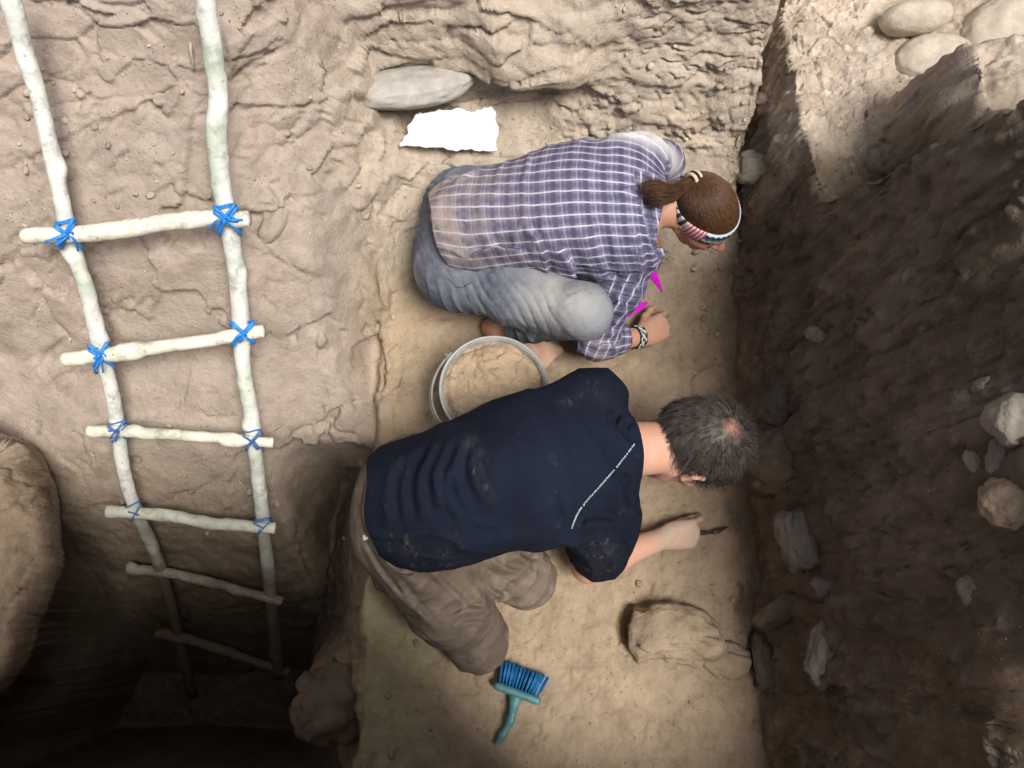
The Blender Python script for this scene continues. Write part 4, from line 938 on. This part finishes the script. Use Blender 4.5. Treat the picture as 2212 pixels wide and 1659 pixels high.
    m1 = (dR < tr) & (v[:, 1] < sR[1]+.0); co[m1] = np.stack([a1, b1*.062, a1*0], 1)[m1]
    m2 = (dR2 < dR) & (dR2 < tr); co[m2] = np.stack([a2, b2*.055, a2*0], 1)[m2]
    yk = ~(m1 | m2) & (v[:, 1] < P(1385, 395, .5)[1]) & (x+.12*lt > np.dot(P(1388, 450, .5)-mid, unit(sho-hip))); co[yk] = co[yk][:, [1, 0, 2]]+np.array([.01, .012, 0]); attr(so_, 'plaid', co)
    hemd = np.exp(-np.maximum(v[:, 0]-hem_a[0], 0)/.10)*sstep(.55, .35, v[:, 2]*.5+.3); attr(so_, 'dust', np.clip(np.exp(-np.maximum(v[:, 0]-hem_a[0], 0)/.13)*.9+.35*sstep(.06, .0, np.abs(v[:, 0]-eR[0]))*(v[:, 2] < .25), 0, 1))
    top = P(1400, 308, .45); attr(so_, 'glare', sstep(.15, .04, np.sqrt(((v-top)**2*np.array([.4, 2.2, .4])).sum(1))))  # overexposed light on the raised left sleeve, painted as whitening
    # jeans
    J = M('faded_denim', .92, .12)
    c = J.mix(J.ramp(J.noise(7, 5, .6), .35, .7), (.088, .103, .145), (.165, .185, .232)); c = J.mix(J.ramp(J.noise(6, 4, .6), .45, .75, 0, .5), c, (.30, .325, .35))
    c = J.mix(J.math('MULTIPLY', J.attr('dust'), J.ramp(J.noise(7, 5, .6), .15, .75)), c, (.46, .46, .43)); c = J.mix(J.ramp(J.noise(30, 6, .75), .52, .72, 0, .6), c, (.31, .29, .25)); c = J.mix(J.ramp(J.noise(1., 5, .7, vec=J.map(J.coord(), (14, 40, 30), (0, 0, .6))), .56, .72, 0, .5), c, (.06, .075, .12))
    JE = J.done(c, J.bump(J.noise(420, 3, .6), .35, .0015, J.bump(J.noise(26, 4, .6), .35, .008)))
    s2 = SDF()
    s2.ell(P(990, 560, .215), (.125, .12, .145), None, .05).ell(P(1000, 470, .215), (.115, .12, .14), None, .05).ell(P(1000, 520, .26), (.11, .12, .11), None, .05)
    s2.chain([P(990, 590, .225), lerp(hR, kR, .5), kR], [.106, .086, .064], .05); s2.chain([P(1010, 450, .24), lerp(hL, kL, .5), kL], [.11, .09, .07], .05)
    s2.chain([kR, lerp(kR, aR, .75)], [.070, .050], .03); s2.chain([kL, lerp(kL, aL, .75)], [.068, .05], .03)
    td = unit((P(1260, 672, .4)-P(985, 585, .22))*V(1, 1, 0)); tc = P(1060, 630, .3); per = unit(V(.42, -.9, 0))
    def d2(q):
        l = (q-tc)[:, :2]@np.array([.86, .50]); w_ = np.exp(-(l/.085)**2)*sstep(.0, .06, q[:, 2]-.12)
        return -.004*fbm(q*12, 3, 531)-.0018*fbm(q*34, 3, 532)-drape(q, hR, kR, 62, .0045, 535, -1.2)*sstep(.13, .22, np.sqrt(((q-kR)**2).sum(1)))+w_*(.0050*np.exp(-(np.sin((l+.018*fbm(q*7, 2, 533))*150)/.40)**2)-.002)*sstep(-.35, .1, fbm(q*10, 2, 534))
    jo, jv = obj_sdf('jeans', s2, .0037, JE, o, disp=d2)
    attr(jo, 'dust', np.clip(sstep(.16, .03, np.sqrt(((jv-P(1200, 620, .46))**2*V(.8, .8, .6)).sum(1)))+.8*sstep(.12, .04, np.sqrt(((jv-P(1270, 680, .4))**2).sum(1)))*.3+.3*sstep(.16, .06, jv[:, 2]), 0, 1))
    seam('jeans_seam', s2, d2, [([(965, 590), (990, 610), (1020, 606)], .36)], plain('denim_thread', (.10, .115, .15), .9, .1, .2), .0016, o)
    # hair: a cap combed back to a tie, and a short tail
    HM = M('brown_hair', .42, .4); HC = HM.mix(HM.attr('tone'), (.030, .014, .008), (.17, .082, .038)); HAIR = HM.done(HC)
    sh = SDF(); sh.ell(g(-.014, 0, .032), (.103*KW, .083*KW, .092*KW), A, .02); sh.ell(g(-.06, 0, .0), (.05*KW, .066*KW, .07*KW), A, .03)
    tie = g(-.098, 0, .075)
    def hcut(q, D):
        l = (q-hc)@A.T; D = np.maximum(D, l[:, 0]-.058-.25*(l[:, 2]-.02)); D = np.maximum(D, -.030-l[:, 2]-.5*np.clip(-l[:, 0]-.02, 0, .06)); return np.maximum(D, np.where(l[:, 0] > -.02, .028-l[:, 2], -9))
    obj_sdf('hair', sh, .003, HAIR, o, cuts=hcut, smooth=2)
    R_ = np.random.default_rng(12); cen = g(-.014, 0, .032); rad3 = np.array([.1035, .0835, .0925])*KW; L = []
    tl = ((tie-cen)@A.T)/rad3; tl = unit(tl)
    for i in range(4200):
        a = R_.uniform(-2.3, 2.3); st_ = unit(V(math.cos(a)*.80+.05, math.sin(a)*.98, -.25+.25*abs(math.cos(a))+R_.uniform(0, .9)))
        om = math.acos(np.clip(st_@tl, -1, 1)); tt = np.linspace(0, 1, 9); jl = unit(tl+R_.normal(0, .06, 3)); pts = []
        for t in tt:
            d = unit((math.sin((1-t)*om)*st_+math.sin(t*om)*jl)/max(math.sin(om), 1e-3)); lift = 1.002+.016*math.sin(t*3.1)*R_.random()+.01*math.sin(3+t*5)
            pts.append(cen+(d*rad3*lift)@A)
        L.append(np.array(pts))
    td_ = [tie, P(1452, 414, .575), P(1425, 416, .590), P(1395, 420, .585)]; cl = spline(td_, 12); side = unit(np.cross(unit(td_[-1]-td_[0]), V(0, 0, 1)))
    for i in range(1500):
        a, r = R_.uniform(0, 6.28), math.sqrt(R_.random()); wdt = np.interp(np.linspace(0, 1, 12), [0, .2, .45, .8, 1], [.011, .016, .028, .036, .030])
        pts = cl+(np.outer(wdt*r*math.cos(a), side)+np.outer(wdt*r*.7*math.sin(a), V(0, 0, 1))); n_ = int(R_.integers(9, 13)); pts = pts[:n_]+R_.normal(0, .0009, (n_, 3))+np.linspace(0, 1, n_)[:, None]**2*R_.normal(0, .006, 3); L.append(pts)
    strands(L, .00075, HAIR, 'hair_strands', o)
    core = SDF(); core.chain([cl[0], cl[3], cl[6], cl[9]], [.009, .011, .014, .008], .02); obj_sdf('ponytail', core, .003, HAIR, o)
    TIE = plain('cream_band', (.62, .50, .38), .6, .3, .2, 120, .2); TIE2 = plain('dark_band', (.02, .016, .016), .7, .2, .2, 120, .2)
    d0 = unit(cl[2]-cl[0])
    for k_, (mt, of) in enumerate([(TIE, -.004), (TIE2, .004), (TIE, .013)]):
        c_ = tie+d0*of; a_ = unit(np.cross(d0, (0, 0, 1))); b_ = np.cross(d0, a_); mb = MB()
        mb.tube([c_+(a_*math.cos(t)+b_*math.sin(t))*.0165 for t in np.linspace(0, 2*np.pi, 30)], .0048, 8, cap=False, ref=d0); adopt(mb.build('hair_tie', mt), o)
    # headband: a knitted strip round brow and nape
    HB_ = M('knit_band', .9, .1); bv = HB_.attr('band', 'Vector'); sp = HB_.node('ShaderNodeSeparateXYZ', {0: bv}); zig = HB_.math('MULTIPLY', HB_.math('PINGPONG', sp.outputs[0], .5), .35)
    row = HB_.math('FRACT', HB_.math('ADD', HB_.math('MULTIPLY', sp.outputs[1], 2.5), zig)); seg_ = HB_.math('FRACT', HB_.math('MULTIPLY', sp.outputs[0], .085))
    c = HB_.mix(HB_.ramp(row, .30, .36), (.03, .055, .085), (.62, .70, .72)); c = HB_.mix(HB_.ramp(row, .68, .74), c, (.11, .17, .22))
    c2 = HB_.mix(HB_.ramp(HB_.math('PINGPONG', HB_.math('MULTIPLY', sp.outputs[0], 1.7), .5), .22, .28), (.62, .085, .06), (.60, .55, .68))
    b2 = HB_.mix(HB_.ramp(HB_.math('PINGPONG', HB_.math('MULTIPLY', sp.outputs[0], .9), .5), .22, .28), (.05, .05, .06), (.55, .53, .52))
    c = HB_.mix(HB_.ramp(HB_.attr('part'), .5, .52), c, c2); c = HB_.mix(HB_.ramp(HB_.attr('part'), 1.5, 1.52), c, b2)
    KN = HB_.done(c, HB_.bump(HB_.math('SINE', HB_.math('MULTIPLY', sp.outputs[0], 30.)), .4, .002, HB_.bump(HB_.noise(300, 3, .6), .4, .002)))
    na, nb_ = 160, 9; vs = []; at_ = []; pt = []
    for i in range(na):
        a = i/na*2*np.pi; wd = lerp(.017, .040, sstep(-.6, .6, math.cos(a))); base = .028+.030*-math.cos(a)*-.35
        for j in range(nb_):
            h_ = (j/(nb_-1)-.5)*2; u_ = base+h_*wd; fl_ = math.sqrt(max(1-((u_-.032)/.100)**2, .1)); ex = (.004+.0025*(1-h_*h_))/KW
            x_ = (.103*fl_+ex)*math.cos(a)-.014; y_ = (.083*fl_+ex)*math.sin(a); vs.append(g(x_, y_, u_)); at_.append((i/na*34, j/(nb_-1), 0)); aa = abs(a if a < np.pi else a-2*np.pi)
            pt.append(0 if aa < .95 else (1 if aa < 1.5 else 2))
    I = np.arange(na*nb_).reshape(na, nb_); F_ = np.array([(I[i, j], I[(i+1) % na, j], I[(i+1) % na, j+1], I[i, j+1]) for i in range(na) for j in range(nb_-1)])
    hb = mesh_np('headband', np.array(vs), F_, KN); attr(hb, 'band', np.array(at_)); attr(hb, 'part', np.array(pt, float)); adopt(hb, o)
    md = hb.modifiers.new('thickness', 'SOLIDIFY'); md.thickness = .003; md.offset = 1
    for q in (-1, 1):
        e_ = SDF(); e_.ell(g(.078, q*.030, .006), (.0115,)*3); ev_, ef_ = e_.mesh(.0022); adopt(mesh_np('eye', ev_, ef_, EYE), o)
        br = MB(); br.tube([g(.087, q*.018, -.001), g(.088, q*.030, .001), g(.080, q*.042, -.002)], .0016, 6, ref=A[2]); adopt(br.build('eyelash', HAIR), o)
    # woven bracelet
    c_ = lerp(wR, eR, .10); d_ = unit(wR-eR); a_ = unit(np.cross(d_, (0, 0, 1))); b_ = np.cross(d_, a_); R_ = np.random.default_rng(2)
    BR1, BR2, BR3 = plain('black_bead', (.012, .012, .014), .35, .5, .1), plain('pale_bead', (.62, .68, .66), .35, .5, .15), plain('teal_bead', (.05, .16, .18), .35, .5, .15)
    for mt, of, ph, am in ((BR1, -.010, 0, .0), (BR2, -.004, 0, .0042), (BR3, .002, 1.6, .0042), (BR2, .006, 3.1, .004), (BR1, .012, 0, .0)):
        mb = MB(); mb.tube([c_+d_*(of+am*math.sin(9*t+ph))+(a_*math.cos(t)+b_*math.sin(t))*(.0315+.0012*math.cos(9*t+ph)) for t in np.linspace(0, 2*np.pi, 90)], .0027, 8, cap=False, ref=d_)
        adopt(mb.build('bracelet_strand', mt), o)
    # magenta ribbon ends under the chest
    RB_ = plain('magenta_ribbon', (.62, .008, .55), .45, .4, .15, 60, .1)
    for pts, wd in (([P(1395, 570, .40), P(1408, 590, .36), P(1420, 610, .32), P(1431, 632, .28)], [.010, .012, .008, .002]), ([P(1350, 684, .22), P(1370, 670, .20), P(1386, 661, .18), P(1398, 653, .17)], [.009, .010, .009, .005])):
        mb = MB(); q_ = spline(pts, 14); w_ = np.interp(np.linspace(0, 1, 14), np.linspace(0, 1, 4), wd); mb.tube(q_, w_, 10, ref=unit(cam_p-q_[0]), flat=.16); adopt(mb.build('ribbon', RB_), o)
    return o
ICO2_V, ICO2_F = ico(2)
woman()

# ---- a root and a straw in the slope
ROOT = plain('dry_root', (.42, .38, .30), .9, .1, .3, 60, .3)
for lab, pts, r, nm in (('short pale root poking out of the slope beside the second rail near the top', [(411, 92), (412, 112), (416, 132), (418, 150)], .0045, 'root'),
                        ('thin straw hanging over the slope beside the second rail above the fourth rung', [(515, 1038), (528, 1052), (533, 1070), (527, 1090)], .0018, 'straw')):
    a = [hit(u, v)[0] for u, v in pts]; a = [p_+unit(cam_p-p_)*(.012+.012*(i in (1, 2))) for i, p_ in enumerate(a)]
    mb = MB(); mb.tube(spline(a, 24)-a[0], np.linspace(1, .6, 24)*r, 8); o = mb.build(nm, ROOT); o.location = a[0]; tag(o, lab, nm)

# ---- crumbs of loose soil on the bench, the niche and the gentler parts of the slopes
def crumbs():
    R_ = np.random.default_rng(21); p = TER_P; n = np.cross(np.gradient(p, axis=0), np.gradient(p, axis=1)); n /= np.linalg.norm(n, axis=-1, keepdims=True)+1e-12
    area = np.outer(np.gradient(GX), np.gradient(GY)); x, y, z = p[..., 0], p[..., 1], p[..., 2]
    w_ = area*(n[..., 2] > .45)*(x > -1.3)*(x < 1.3)*(y > -.45)*(y < 1.6)*(z > -.5)*(.25+1.6*sstep(-.1, .4, fbm(p*3.1, 3, 600)))*(1+2.5*(x > .55)*(x < .72))
    w_ = w_.ravel()/w_.sum(); k = R_.choice(len(w_), 2600, p=w_); pp, nn, tt = p.reshape(-1, 3)[k], n.reshape(-1, 3)[k], TER_T.reshape(-1, 3)[k]
    vs, fs, ts = [], [], []; m = len(ICO2_V)
    for i in range(len(k)):
        r = min(.0016*R_.random()**-.45, .011); a = R_.random(3)*6.28; q = ICO2_V*(1+.5*fbm(ICO2_V*1.3+i*1.7, 2, 601))[:, None]*np.array([1, R_.uniform(.6, 1), R_.uniform(.5, .8)])
        c, s_ = math.cos(a[0]), math.sin(a[0]); q = q@np.array([[c, s_, 0], [-s_, c, 0], [0, 0, 1]])
        vs.append(q*r+pp[i]+nn[i]*r*.35); fs.append(ICO2_F+i*m); ts.append(np.tile(tt[i]*R_.uniform(.75, 1.35), (m, 1)))
    o = mesh_np('crumbs', np.concatenate(vs), np.concatenate(fs), EARTH); attr(o, 'tint', np.concatenate(ts))
    tag(o, 'loose crumbs of soil strewn over the bench and slopes', 'soil crumbs', kind='stuff')
crumbs()
